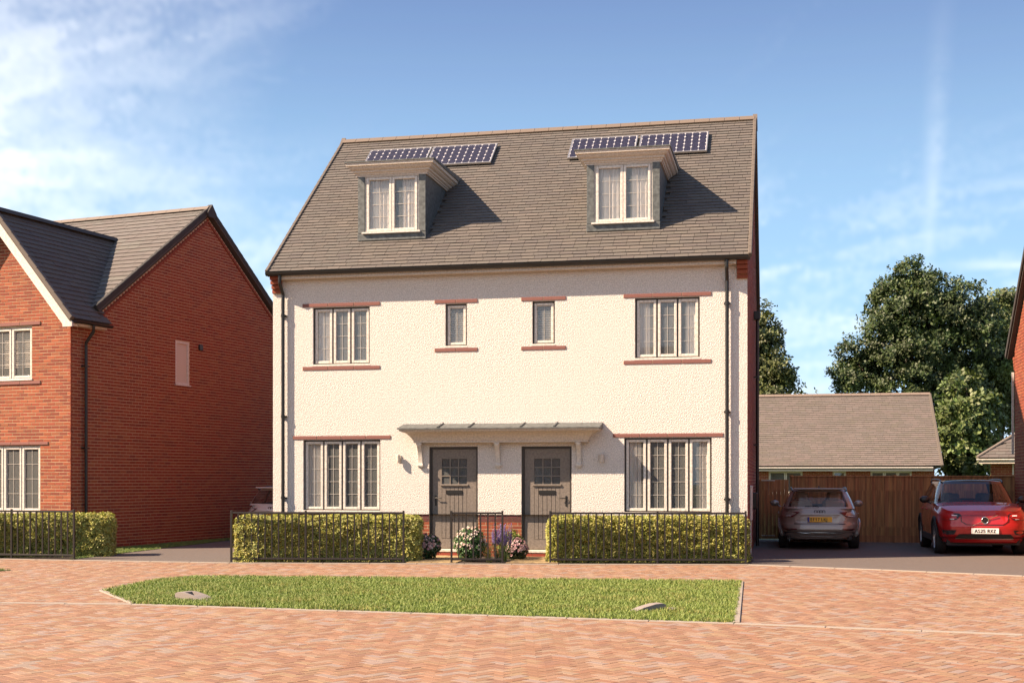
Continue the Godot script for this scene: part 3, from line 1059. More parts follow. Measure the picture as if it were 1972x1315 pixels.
func sweep(profile: Array, xl: float, xr: float, zf: float, zb: float) -> MB:
	# a moulding run along two sides and the front; profile points are (outward, height)
	var b := MB.new()
	for i in profile.size() - 1:
		var rows := []
		for q in [profile[i], profile[i + 1]]:
			var o: float = q[0]
			rows.push_back(PackedVector3Array([Vector3(xl - o, q[1], zb), Vector3(xl - o, q[1], zf + o), Vector3(xr + o, q[1], zf + o), Vector3(xr + o, q[1], zb)]))
		for j in 3:
			var out := [Vector3(-1, -0.3, 0), Vector3(0, -0.3, 1), Vector3(1, -0.3, 0)][j] as Vector3
			if profile[i + 1][0] < profile[i][0]:
				out.y = 1.0
			b.four(rows[0][j], rows[0][j + 1], rows[1][j + 1], rows[1][j], out)
	return b

func canopy(h: Node3D) -> void:
	var c := sweep([[0.0, 2.34], [0.0, 2.385], [0.018, 2.39], [0.024, 2.415], [0.04, 2.45], [0.07, 2.49], [0.115, 2.525], [0.17, 2.548], [0.205, 2.555], [0.205, 2.566], [0.24, 2.57], [0.245, 2.605]], -2.03, 1.59, 0.2, 0.0)
	c.span(Vector3(-2.028, 2.345, 0.004), Vector3(1.588, 2.36, 0.198))
	c.span(Vector3(-2.26, 2.575, 0.004), Vector3(1.82, 2.6, 0.43))
	var o := part(c, "door_canopy", "trim", h)
	var r := MB.new()
	r.prism(PackedVector2Array([Vector2(0.0, 2.606), Vector2(0.475, 2.606), Vector2(0.475, 2.632), Vector2(0.0, 2.735)]), -2.31, 1.87, Transform3D(Basis(Vector3(0, 0, 1), Vector3(0, 1, 0), Vector3(1, 0, 0)), Vector3.ZERO))
	part(r, "lead_roof", "lead", o)
	for u in [-1.45, -0.8, 0.27, 0.95]:
		var q := MB.new()
		q.tube(PackedVector3Array([Vector3(u, 2.742, 0.01), Vector3(u, 2.645, 0.465)]), 0.02, 8)
		part(q, "lead_roll", "lead", o)
	for u in [-1.93, -0.285, 1.393]:
		var prof := PackedVector2Array([Vector2(0, 1.9), Vector2(0.045, 1.9)])
		for k in 9:
			var t := k / 8.0
			prof.push_back(Vector2(0.045 + 0.03 * sin(t * PI * 0.5) + 0.095 * t * t * t, lerpf(1.93, 2.27, t)))
		prof.append_array(PackedVector2Array([Vector2(0.185, 2.3), Vector2(0.185, 2.339), Vector2(0, 2.339)]))
		var k2 := MB.new()
		var xf := Transform3D(Basis(Vector3(0, 0, 1), Vector3(0, 1, 0), Vector3(1, 0, 0)), Vector3(u, 0, 0.002))
		k2.prism(prof, -0.042, 0.042, xf)
		k2.bevel(Vector3(u, 1.88, 0.04), Vector3(0.13, 0.045, 0.08), 0.008)
		k2.bevel(Vector3(u, 1.845, 0.032), Vector3(0.1, 0.03, 0.06), 0.008)
		k2.bevel(Vector3(u, 2.318, 0.095), Vector3(0.115, 0.03, 0.186), 0.006)
		part(k2, "bracket", "white", o)

func tile_palette() -> Array:
	return shades(Color(0.15, 0.13, 0.114), 9, 0.13, 0.03)

func main_roof(h: Node3D) -> void:
	var sl := slope_frame(UL - 0.05, 5.945, 0.22, ROOF_K)
	var th := atan(ROOF_K)
	var w := UR - UL + 0.1
	var length := 4.82 / cos(th)
	var holes := []
	for c in dormer_at:
		holes.push_back(Rect2(c - 0.62 - (UL - 0.05), (0.72 + 0.22) / cos(th), 1.24, (2.35 - 0.72) / cos(th)))
	var b := MB.new()
	b.add(wall_sheet(0.0, w, 0.0, length, holes, 0.1), sl)
	# back slope
	var back := Transform3D(Basis(Vector3(-1, 0, 0), Vector3(0, sin(th), cos(th)), Vector3(0, cos(th), -sin(th))), Vector3(UR + 0.05, 5.945, -9.42))
	b.add(wall_sheet(0.0, w, 0.0, length, [], 0.1), back)
	var roof := part(b, "roof", "felt", h)
	var clear := func(x: float, s: float) -> bool:
		var d := -0.22 + s * cos(th)
		for c in dormer_at:
			if absf(x + UL - 0.05 - c) < 0.72 and d > 0.68 and d < 2.6:
				return false
		return true
	lay_tiles(roof, sl, w, length, 48, 0.268, tile_palette(), clear, 300, 0.016)
	lay_tiles(roof, back, w, length, 24, 0.268, tile_palette(), null, 0, 0.016)
	# ridge tiles
	var n := 29
	for i in n:
		var r := MB.new()
		var x0 := UL - 0.04 + (w - 0.02) * i / n
		var x1 := UL - 0.04 + (w - 0.02) * (i + 1) / n - 0.008
		var pr := PackedVector2Array([Vector2(-0.17, 0.0), Vector2(-0.05, 0.105), Vector2(0, 0.125), Vector2(0.05, 0.105), Vector2(0.17, 0.0), Vector2(0.15, -0.015), Vector2(0, 0.08), Vector2(-0.15, -0.015)])
		r.prism(pr, 0.0, x1 - x0, Transform3D(Basis(Vector3(0, 0, -1), Vector3(0, 1, 0), Vector3(1, 0, 0)), Vector3(x0, 9.89, -4.6)))
		part(r, "ridge_tile", "tile", roof, Color(0.20, 0.155, 0.12))
	var mort := MB.new()
	mort.span(Vector3(UL - 0.03, 9.86, -4.73), Vector3(UR + 0.03, 9.915, -4.47))
	part(mort, "ridge_bedding", "mortar", roof)
	# verge caps, stepping up both slopes at both ends
	for e in [UL - 0.045, UR + 0.045]:
		for f in 2:
			var fr := sl if f == 0 else back
			var k := 25
			for i in k:
				var x: float = e - (UL - 0.05) if f == 0 else (UR + 0.05) - e
				var c := MB.new()
				c.bevel(Vector3(x, length * (i + 0.5) / k + 0.01, 0.012), Vector3(0.075, length / k + 0.03, 0.10), 0.012, Basis(Vector3(1, 0, 0), -0.03))
				var o := MB.new()
				o.add(c, fr)
				part(o, "verge_cap", "tile", roof, Color(0.15, 0.122, 0.1))
		var q := MB.new()
		q.prism(PackedVector2Array([Vector2(-0.24, -0.12), Vector2(0, 0.16), Vector2(0.24, -0.12), Vector2(0.18, -0.2), Vector2(0, 0.0), Vector2(-0.18, -0.2)]), -0.05, 0.05, Transform3D(Basis(Vector3(0, 0, -1), Vector3(0, 1, 0), Vector3(1, 0, 0)), Vector3(e, 9.89, -4.6)))
		part(q, "ridge_end_cap", "tile", roof, Color(0.17, 0.14, 0.115))

func dormer(h: Node3D, c: float, i: int) -> void:
	var hw := 0.755
	var zf := -0.66
	# lead flat roof; everything else of the dormer hangs under it
	var r := MB.new()
	r.prism(PackedVector2Array([Vector2(0.425, 8.337), Vector2(0.425, 8.362), Vector2(2.95, 8.47), Vector2(2.95, 8.337)]), -hw - 0.235, hw + 0.235, Transform3D(Basis(Vector3(0, 0, -1), Vector3(0, 1, 0), Vector3(1, 0, 0)), Vector3(c, 0, 0)))
	var d := part(r, "dormer", "lead", h)
	var cheek := PackedVector2Array([Vector2(0.66, 6.62), Vector2(0.66, 8.12), Vector2(2.42, 8.12), Vector2(2.42, 8.06)])
	for s in [-1, 1]:
		var x0: float = c + s * hw
		var b := MB.new()
		b.prism(cheek, 0.0, 0.08, Transform3D(Basis(Vector3(0, 0, -1), Vector3(0, 1, 0), Vector3(-s, 0, 0)), Vector3(x0, 0, 0)))
		part(b, "cheek", "lead", d)
	var wx0 := c - 0.6
	var wx1 := c + 0.605
	for q in [[c - hw + 0.002, 6.86, wx0, 8.1], [wx1, 6.86, c + hw - 0.002, 8.1]]:
		part(bx(Vector3((q[0] + q[2]) * 0.5, (q[1] + q[3]) * 0.5, zf + 0.006), Vector3(q[2] - q[0], q[3] - q[1], 0.05), 0.004), "lead_panel", "lead", d)
	part(bx(Vector3(c, 6.775, zf + 0.014), Vector3(hw * 2 + 0.012, 0.15, 0.06), 0.005), "lead_apron", "lead", d)
	# the casements
	var f := MB.new()
	var y0 := 6.86
	var y1 := 8.055
	f.span(Vector3(wx0, y0, zf - 0.06), Vector3(wx0 + 0.035, y1, zf + 0.0))
	f.span(Vector3(wx1 - 0.035, y0, zf - 0.06), Vector3(wx1, y1, zf + 0.0))
	f.span(Vector3(wx0, y1, zf - 0.06), Vector3(wx1, y1 + 0.06, zf + 0.02))
	f.span(Vector3(wx0 + 0.035, y0, zf - 0.06), Vector3(wx1 - 0.035, y0 + 0.03, zf))
	part(f, "window_frame", "white", d)
	for k in 2:
		var a := lerpf(wx0 + 0.035, wx1 - 0.035, k * 0.5) + 0.004
		var e := lerpf(wx0 + 0.035, wx1 - 0.035, k * 0.5 + 0.5) - 0.004
		var lo := y0 + 0.034
		var hi := y1 - 0.004
		var cs := MB.new()
		for s in [[a, lo, a + 0.055, hi], [e - 0.055, lo, e, hi], [a + 0.055, hi - 0.055, e - 0.055, hi], [a + 0.055, lo, e - 0.055, lo + 0.055]]:
			cs.bevel(Vector3((s[0] + s[2]) * 0.5, (s[1] + s[3]) * 0.5, zf - 0.012), Vector3(s[2] - s[0], s[3] - s[1], 0.06), 0.007)
		part(cs, "casement", "white", d)
		part(bx(Vector3((a + e) * 0.5, (lo + hi) * 0.5, zf - 0.028), Vector3(e - a - 0.1, hi - lo - 0.1, 0.004)), "pane", "glass", d)
		var l := MB.new()
		l.span(Vector3((a + e) * 0.5 - 0.006, lo + 0.055, zf - 0.025), Vector3((a + e) * 0.5 + 0.006, hi - 0.055, zf - 0.018))
		for q in [1, 2, 3]:
			var y := lerpf(lo + 0.055, hi - 0.055, q / 4.0)
			l.span(Vector3(a + 0.055, y - 0.006, zf - 0.0245), Vector3(e - 0.055, y + 0.006, zf - 0.0175))
		part(l, "leaded_lattice", "came", d)
	part(bx(Vector3(c, 6.855, zf + 0.04), Vector3(1.3, 0.04, 0.11), 0.008), "sill", "white", d)
	# cornice and lead flat roof
	var cn := sweep([[0.035, 8.072], [0.035, 8.105], [0.055, 8.11], [0.06, 8.135], [0.095, 8.155], [0.1, 8.19], [0.135, 8.205], [0.165, 8.235], [0.17, 8.255], [0.21, 8.275], [0.215, 8.335]], c - hw, c + hw, zf, -2.7)
	cn.span(Vector3(c - hw - 0.034, 8.073, -2.4), Vector3(c + hw + 0.034, 8.09, zf + 0.034))
	part(cn, "cornice", "trim", d)
	# a plain room behind the glass
	var room := MB.new()
	room.span(Vector3(c - 0.66, 6.6, -2.36), Vector3(c + 0.66, 8.06, -2.3))
	part(room, "room_wall", "inside", d)

func rainwater(h: Node3D) -> void:
	var g := MB.new()
	var pr := PackedVector2Array()
	for k in 9:
		var a := PI + PI * k / 8.0
		pr.push_back(Vector2(cos(a) * 0.075, sin(a) * 0.07))
	for k in 9:
		var a := TAU - PI * k / 8.0
		pr.push_back(Vector2(cos(a) * 0.068, sin(a) * 0.063))
	g.prism(pr, UL - 0.045, UR - 0.005, Transform3D(Basis(Vector3(0, 0, 1), Vector3(0, 1, 0), Vector3(1, 0, 0)), Vector3(0, 5.935, 0.255)))
	var o := part(g, "gutter", "black_plastic", h)
	for k in 9:
		part(bx(Vector3(UL + 0.6 + k * 1.1, 5.885, 0.235), Vector3(0.03, 0.03, 0.08)), "gutter_bracket", "black_plastic", o)
	part(bx(Vector3((UL + UR) * 0.5, 5.865, 0.1), Vector3(UR - UL - 0.44, 0.125, 0.19), 0.004), "fascia", "trim", h)
	for u in [-4.944, 4.339]:
		var p := MB.new()
		p.tube(PackedVector3Array([Vector3(u, 5.9, 0.255), Vector3(u, 5.74, 0.255), Vector3(u, 5.70, 0.245), Vector3(u, 5.52, 0.085), Vector3(u, 5.48, 0.075), Vector3(u, 0.02, 0.075)]), 0.036, 12)
		var dp := part(p, "downpipe", "black_plastic", h)
		for y in [5.05, 2.92, 1.2]:
			var c := MB.new()
			c.tube(PackedVector3Array([Vector3(u, y - 0.03, 0.075), Vector3(u, y + 0.03, 0.075)]), 0.046, 12)
			c.box(Vector3(u, y, 0.02), Vector3(0.13, 0.03, 0.04))
			part(c, "pipe_clip", "black_plastic", dp)

func corbels(h: Node3D) -> void:
	for e in [[UL, UL + 0.215], [UR - 0.215, UR]]:
		var c := MB.new()
		c.span(Vector3(e[0] + 0.004, 5.53, 0.0), Vector3(e[1] - 0.004, 5.88, 0.035))
		var o := part(c, "corbel", "mortar", h)
		for k in 4:
			var out: float = [0.05, 0.1, 0.15, 0.195][k]
			var y := 5.53 + 0.088 * k
			part(bx(Vector3((e[0] + e[1]) * 0.5, y + 0.042, out * 0.5), Vector3(e[1] - e[0] - 0.006 * (k % 2), 0.078, out), 0.004), "brick", "brick", o, Color(0.36, 0.09, 0.042))

func solar(h: Node3D, list: Array) -> void:
	var sl := slope_frame(0, 5.97, 0.22, ROOF_K)
	var th := atan(ROOF_K)
	for q in list:
		var o := thing("solar_panel", q[2], "solar panel", Vector3.ZERO, 0, "solar panels on the grey roof")
		var s0 := (3.235 + 0.22) / cos(th)
		var s1 := (3.99 + 0.22) / cos(th)
		o.transform = h.transform * sl * Transform3D(Basis.IDENTITY, Vector3(q[0], s0, 0.07))
		var w: float = q[1] - q[0]
		var hh := s1 - s0
		var f := MB.new()
		for r in [[0, 0, w, 0.028], [0, hh - 0.028, w, hh], [0, 0.028, 0.028, hh - 0.028], [w - 0.028, 0.028, w, hh - 0.028]]:
			f.bevel(Vector3((r[0] + r[2]) * 0.5, (r[1] + r[3]) * 0.5, 0.0), Vector3(r[2] - r[0], r[3] - r[1], 0.045), 0.004)
		for x in [0.3, w - 0.3]:
			f.span(Vector3(x - 0.02, 0.05, -0.07), Vector3(x + 0.02, hh - 0.05, -0.022))
		part(f, "frame", "alu", o)
		part(bx(Vector3(w * 0.5, hh * 0.5, 0.008), Vector3(w - 0.056, hh - 0.056, 0.012)), "backing_sheet", "cell_back", o)
		var cw := (w - 0.07) / 9.0
		var ch := (hh - 0.07) / 5.0
		var poly := PackedVector2Array()
		for k in [[-1, -1, 1, 0], [1, -1, -1, 0], [1, -1, 0, 1], [1, 1, 0, -1], [1, 1, -1, 0], [-1, 1, 1, 0], [-1, 1, 0, -1], [-1, -1, 0, 1]]:
			poly.push_back(Vector2(k[0] * (cw * 0.5 - 0.004) + k[2] * 0.022, k[1] * (ch * 0.5 - 0.004) + k[3] * 0.022))
		var cell := MB.new()
		cell.prism(poly, 0.0, 0.003)
		var cm := cell.mesh(m.cell)
		for i in 9:
			for j in 5:
				var c := MeshInstance3D.new()
				c.mesh = cm
				c.name = "solar_cell"
				o.add_child(c, true)
				c.position = Vector3(0.035 + cw * (i + 0.5), 0.035 + ch * (j + 0.5), 0.0145)

func wall_lamp(h: Node3D, u: float, label: String) -> void:
	var o := thing("wall_lamp", label, "lamp", h.transform * Vector3(u, 1.93, 0), h.rotation.y, "wall lamps beside the doors")
	part(bx(Vector3(0, 0.09, 0.012), Vector3(0.09, 0.14, 0.024), 0.006), "back_plate", "trim", o)
	part(bx(Vector3(0, 0.09, 0.03), Vector3(0.03, 0.03, 0.04)), "arm", "trim", o)
	var b := MB.new()
	b.lathe(PackedVector2Array([Vector2(0.001, 0.0), Vector2(0.038, 0.0), Vector2(0.041, 0.01), Vector2(0.041, 0.16), Vector2(0.038, 0.17), Vector2(0.001, 0.17)]), 16, Transform3D(Basis.IDENTITY, Vector3(0, 0, 0.085)))
	part(b, "lamp_body", "trim", o)
# ---------------------------------------------------------------- the brick house next door
func neighbour_house() -> void:
	var h := thing("brick_house", "red brick house with a projecting gabled wing, white bargeboard and dark grey roof", "house", Vector3(-9.89, 0, -28.48), -deg_to_rad(NEIGHBOUR_TURN))
	# windows of the wing's front
	var up := Rect2(-2.95, 3.87, 2.95 - 1.113, 1.2)
	var low := Rect2(-3.07, 0.84, 3.07 - 0.873, 1.515)
	var wing_w := 3.9
	var mid := -1.95
	# front wall of the wing, with its gable
	var b := MB.new()
	b.add(wall_sheet(-wing_w, -0.012, 0.0, 5.2, [up, low], 0.28), Transform3D(Basis.IDENTITY, Vector3(0, 0, -0.012)))
	b.prism(PackedVector2Array([Vector2(-wing_w, 5.2), Vector2(-0.012, 5.2), Vector2(mid, 7.5)]), -0.292, -0.012)
	var fw := part(b, "wall", "mortar", h)
	var spans := func(y: float) -> Array:
		if y < 5.2:
			return [[-wing_w, -0.004]]
		return [[mid - (7.5 - y) / 1.16, mid + (7.5 - y) / 1.16]]
	var face := Transform3D(Basis.IDENTITY, Vector3(0, 0, -0.012))
	lay_bricks(fw, face, 0.0, 0.7, spans, [low], brick_palette(), 0, 0.004)
	lay_bricks(fw, face, 0.7, 0.85, spans, [low], purple_palette(), 40, 0.006)
	lay_bricks(fw, face, 0.85, 7.45, spans, [up, low], brick_palette(), 260, 0.004)
	window(h, up.position.x, up.end.x, up.position.y, up.end.y, -0.05, 3, 3, false)
	window(h, low.position.x, low.end.x, low.position.y, low.end.y, -0.05, 4, 3, false)
	tile_band(fw, -3.2, -0.858, 5.095, 5.172, 4, "lintel_tile")
	tile_band(fw, -3.2, -0.858, 3.752, 3.822, 4, "sill_tile")
	tile_band(fw, -3.32, -0.635, 2.372, 2.438, 5, "lintel_tile")
	# the long side wall with its gable; depth runs away from the street
	var side := PackedVector2Array([Vector2(0.28, 0), Vector2(9.4, 0), Vector2(9.4, 5.4), Vector2(5.16, 8.43), Vector2(1.0, 5.45), Vector2(1.0, 5.25), Vector2(0.28, 5.25)])
	var hole := Rect2(3.8, 3.98, 0.57, 1.11)
	b = MB.new()
	var flank := Transform3D(Basis(Vector3(0, 0, -1), Vector3(0, 1, 0), Vector3(1, 0, 0)), Vector3(-0.012, 0, 0))
	b.add(wall_sheet(0.28, 9.4, 0.0, 5.25, [hole], 0.25), flank)
	b.prism(PackedVector2Array([Vector2(1.0, 5.25), Vector2(9.4, 5.25), Vector2(9.4, 5.4), Vector2(5.16, 8.43), Vector2(1.0, 5.45)]), -0.25, 0.0, flank)
	var sw := part(b, "side_wall", "mortar", h)
	var sspans := func(y: float) -> Array:
		if y < 5.25:
			return [[0.006, 9.39]]
		return [[maxf(1.0, 5.16 - (8.43 - y) / 0.716), minf(9.39, 5.16 + (8.43 - y) / 0.716)]]
	lay_bricks(sw, flank, 0.0, 8.4, sspans, [hole], brick_palette(), 300, 0.004)
	# a course of bricks follows the slope under each verge
	for s in [-1, 1]:
		for i in 22:
			var t := 0.12 + i * 0.228
			var ang := atan(0.716)
			var c := Vector3(0.0, 8.43 - 0.12 - t * sin(ang), -(5.16 + s * (t * cos(ang) + 0.02)))
			if (s < 0 and -c.z < 1.1) or -c.z > 9.3:
				continue
			var q := MB.new()
			q.box(c, Vector3(0.03, 0.065, 0.218), Basis(Vector3(1, 0, 0), -s * ang))
			part(q, "verge_brick", "brick", sw, Color(0.33, 0.075, 0.038))
	# narrow window and vent in the side wall
	var f := MB.new()
	for r in [[3.8, 3.98, 3.86, 5.09], [4.31, 3.98, 4.37, 5.09], [3.86, 5.03, 4.31, 5.09], [3.86, 3.98, 4.31, 4.04]]:
		f.span(Vector3(-0.08, r[1], -r[0]), Vector3(-0.02, r[3], -r[2]))
	f.span(Vector3(-0.06, 3.955, -3.77), Vector3(0.03, 3.985, -4.4))
	var win := part(f, "window", "white", h)
	part(bx(Vector3(-0.05, 4.535, -4.085), Vector3(0.006, 1.0, 0.46)), "pane", "blind", win)
	part(bx(Vector3(0.012, 5.0, -4.83), Vector3(0.05, 0.15, 0.15), 0.01), "air_vent", "black_plastic", h)
	# plain walls that close the house
	var bw := part(bx(Vector3(-6.2, 2.75, -1.2), Vector3(4.6, 5.5, 0.28)), "wall", "mortar", h)
	lay_bricks(bw, Transform3D(Basis.IDENTITY, Vector3(0, 0, -1.06)), 0.0, 5.4, func(_y): return [[-8.49, -3.9]], [], brick_palette(), 0, 0.004)
	part(bx(Vector3(-4.3, 2.7, -9.26), Vector3(8.0, 5.4, 0.28)), "back_wall", "far_brick", h)
	part(bx(Vector3(-8.4, 3.0, -5.2), Vector3(0.25, 6.0, 7.6)), "side_wall", "far_brick", h)
	for y in [0.05, 2.75, 5.3]:
		part(bx(Vector3(-2.1, y, -2.2), Vector3(3.5, 0.2, 3.6)), "floor_slab", "ceiling", h)
	part(bx(Vector3(-2.1, 2.7, -4.0), Vector3(3.5, 5.2, 0.1)), "partition", "inside", h)
	part(bx(Vector3(-3.75, 2.7, -2.2), Vector3(0.1, 5.2, 3.5)), "partition", "inside", h)
	neighbour_roofs(h)
	hang_blind(h, -2.9, -1.16, 4.15, 5.02, -0.2, "slatted blind in the upstairs window of the red brick wing", 19)

func neighbour_roofs(h: Node3D) -> void:
	var pal := shades(Color(0.17, 0.15, 0.135), 9, 0.12, 0.03)
	# main roof: ridge along the front
	var k := 0.716
	var th := atan(k)
	var sl := slope_frame(-8.7, 5.53, -0.80, k)
	var length := 4.36 / cos(th)
	var b := MB.new()
	b.add(wall_sheet(0.0, 8.78, 0.0, length, [], 0.1), sl)
	var back := Transform3D(Basis(Vector3(-1, 0, 0), Vector3(0, sin(th), cos(th)), Vector3(0, cos(th), -sin(th))), Vector3(0.08, 5.53, -9.52))
	b.add(wall_sheet(0.0, 8.78, 0.0, length, [], 0.1), back)
	var roof := part(b, "roof", "felt", h)
	lay_tiles(roof, sl, 8.78, length, 24, 0.33, pal, null, 150, 0.016)
	for i in 20:
		var r := MB.new()
		r.prism(PackedVector2Array([Vector2(-0.16, 0.0), Vector2(-0.05, 0.1), Vector2(0, 0.115), Vector2(0.05, 0.1), Vector2(0.16, 0.0), Vector2(0, 0.04)]), 0.0, 0.432, Transform3D(Basis(Vector3(0, 0, -1), Vector3(0, 1, 0), Vector3(1, 0, 0)), Vector3(-8.7 + i * 0.439, 8.62, -5.16)))
		part(r, "ridge_tile", "tile", roof, Color(0.24, 0.195, 0.16))
	for f in 2:
		for i in 18:
			var c := MB.new()
			c.bevel(Vector3(8.74 if f == 0 else 0.04, length * (i + 0.5) / 18, 0.0), Vector3(0.1, length / 18 + 0.03, 0.13), 0.012, Basis(Vector3(1, 0, 0), -0.025))
			var o := MB.new()
			o.add(c, sl if f == 0 else back)
			part(o, "verge_cap", "tile", roof, Color(0.05, 0.045, 0.042))
	var q := MB.new()
	q.prism(PackedVector2Array([Vector2(-0.2, -0.1), Vector2(0, 0.14), Vector2(0.2, -0.1), Vector2(0.14, -0.2), Vector2(-0.14, -0.2)]), -0.07, 0.07, Transform3D(Basis(Vector3(0, 0, -1), Vector3(0, 1, 0), Vector3(1, 0, 0)), Vector3(0.07, 8.62, -5.16)))
	part(q, "ridge_end_cap", "tile", roof, Color(0.06, 0.052, 0.048))
	# wing roof: ridge runs from the street back into the main roof
	var kw := 1.16
	var tw := atan(kw)
	var lw := 2.2 / cos(tw)
	b = MB.new()
	var right := Transform3D(Basis(Vector3(0, 0, -1), Vector3(-cos(tw), sin(tw), 0), Vector3(sin(tw), cos(tw), 0)), Vector3(0.25, 5.15, 0.26))
	var left := Transform3D(Basis(Vector3(0, 0, 1), Vector3(cos(tw), sin(tw), 0), Vector3(-sin(tw), cos(tw), 0)), Vector3(-4.15, 5.15, -3.8))
	b.add(wall_sheet(0.0, 1.28, 0.0, lw, [], 0.08), right)
	b.add(wall_sheet(1.28, 4.06, 0.72, lw, [], 0.08), right)
	b.add(wall_sheet(0.0, 4.06, 0.0, lw, [], 0.08), left)
	var wr := part(b, "wing_roof", "felt", h)
	lay_tiles(wr, right, 4.06, lw, 21, 0.33, shades(Color(0.125, 0.104, 0.09), 9, 0.12, 0.03), func(x, s): return x < 1.2 or s > 0.35 + (x - 1.2) * 0.9, 150, 0.016)
	lay_tiles(wr, left, 4.06, lw, 21, 0.33, pal, null, 0, 0.016)
	var rd := MB.new()
	rd.prism(PackedVector2Array([Vector2(-0.14, 0.0), Vector2(-0.05, 0.11), Vector2(0, 0.125), Vector2(0.05, 0.11), Vector2(0.14, 0.0), Vector2(0, 0.02)]), -0.27, 3.9, Transform3D(Basis(Vector3(1, 0, 0), Vector3(0, 1, 0), Vector3(0, 0, -1)), Vector3(-1.95, 7.70, 0)))
	part(rd, "ridge_tile", "tile", wr, Color(0.07, 0.06, 0.056))
	for f in 2:
		for i in 9:
			var c := MB.new()
			c.bevel(Vector3(0.0 if f == 0 else 4.06, lw * (i + 0.5) / 9, 0.012), Vector3(0.11, lw / 9 + 0.025, 0.1), 0.012, Basis(Vector3(1, 0, 0), -0.03))
			var o := MB.new()
			o.add(c, right if f == 0 else left)
			part(o, "verge_cap", "tile", wr, Color(0.15, 0.125, 0.105))
	# white bargeboards and soffit
	for s in [1, -1]:
		var p := PackedVector2Array()
		for v in [Vector2(2.19, 5.08), Vector2(2.19, 4.98), Vector2(1.93, 4.98), Vector2(1.93, 5.04), Vector2(0, 7.28), Vector2(0, 7.62)]:
			p.push_back(Vector2(-1.95 + s * v.x, v.y))
		var bb := MB.new()
		bb.prism(p, 0.2, 0.245)
		bb.prism(PackedVector2Array([Vector2(-1.95 + s * 2.15, 5.06), Vector2(-1.95, 7.5), Vector2(-1.95, 7.44), Vector2(-1.95 + s * 2.15, 5.0)]), 0.002, 0.2)
		part(bb, "bargeboard", "white", h)
	# eaves of the wing beside the drive
	part(bx(Vector3(0.115, 5.06, -0.48), Vector3(0.2, 0.07, 0.94)), "fascia", "white", h)
	var g := MB.new()
	var pr := PackedVector2Array()
	for i in 9:
		pr.push_back(Vector2(cos(PI + PI * i / 8.0), sin(PI + PI * i / 8.0)) * 0.06)
	for i in 9:
		pr.push_back(Vector2(cos(TAU - PI * i / 8.0), sin(TAU - PI * i / 8.0)) * 0.053)
	g.prism(pr, -0.2, 1.03, Transform3D(Basis(Vector3(1, 0, 0), Vector3(0, 1, 0), Vector3(0, 0, -1)), Vector3(0.285, 5.12, 0)))
	part(g, "gutter", "black_plastic", h)
	var pp := MB.new()
	pp.tube(PackedVector3Array([Vector3(0.285, 5.08, -0.42), Vector3(0.285, 4.93, -0.42), Vector3(0.07, 4.68, -0.42), Vector3(0.07, 4.6, -0.42), Vector3(0.07, 0.02, -0.42)]), 0.036, 12)
	var dp := part(pp, "downpipe", "black_plastic", h)
	for y in [4.15, 2.3]:
		part(bx(Vector3(0.05, y, -0.42), Vector3(0.1, 0.035, 0.16)), "pipe_clip", "black_plastic", dp)

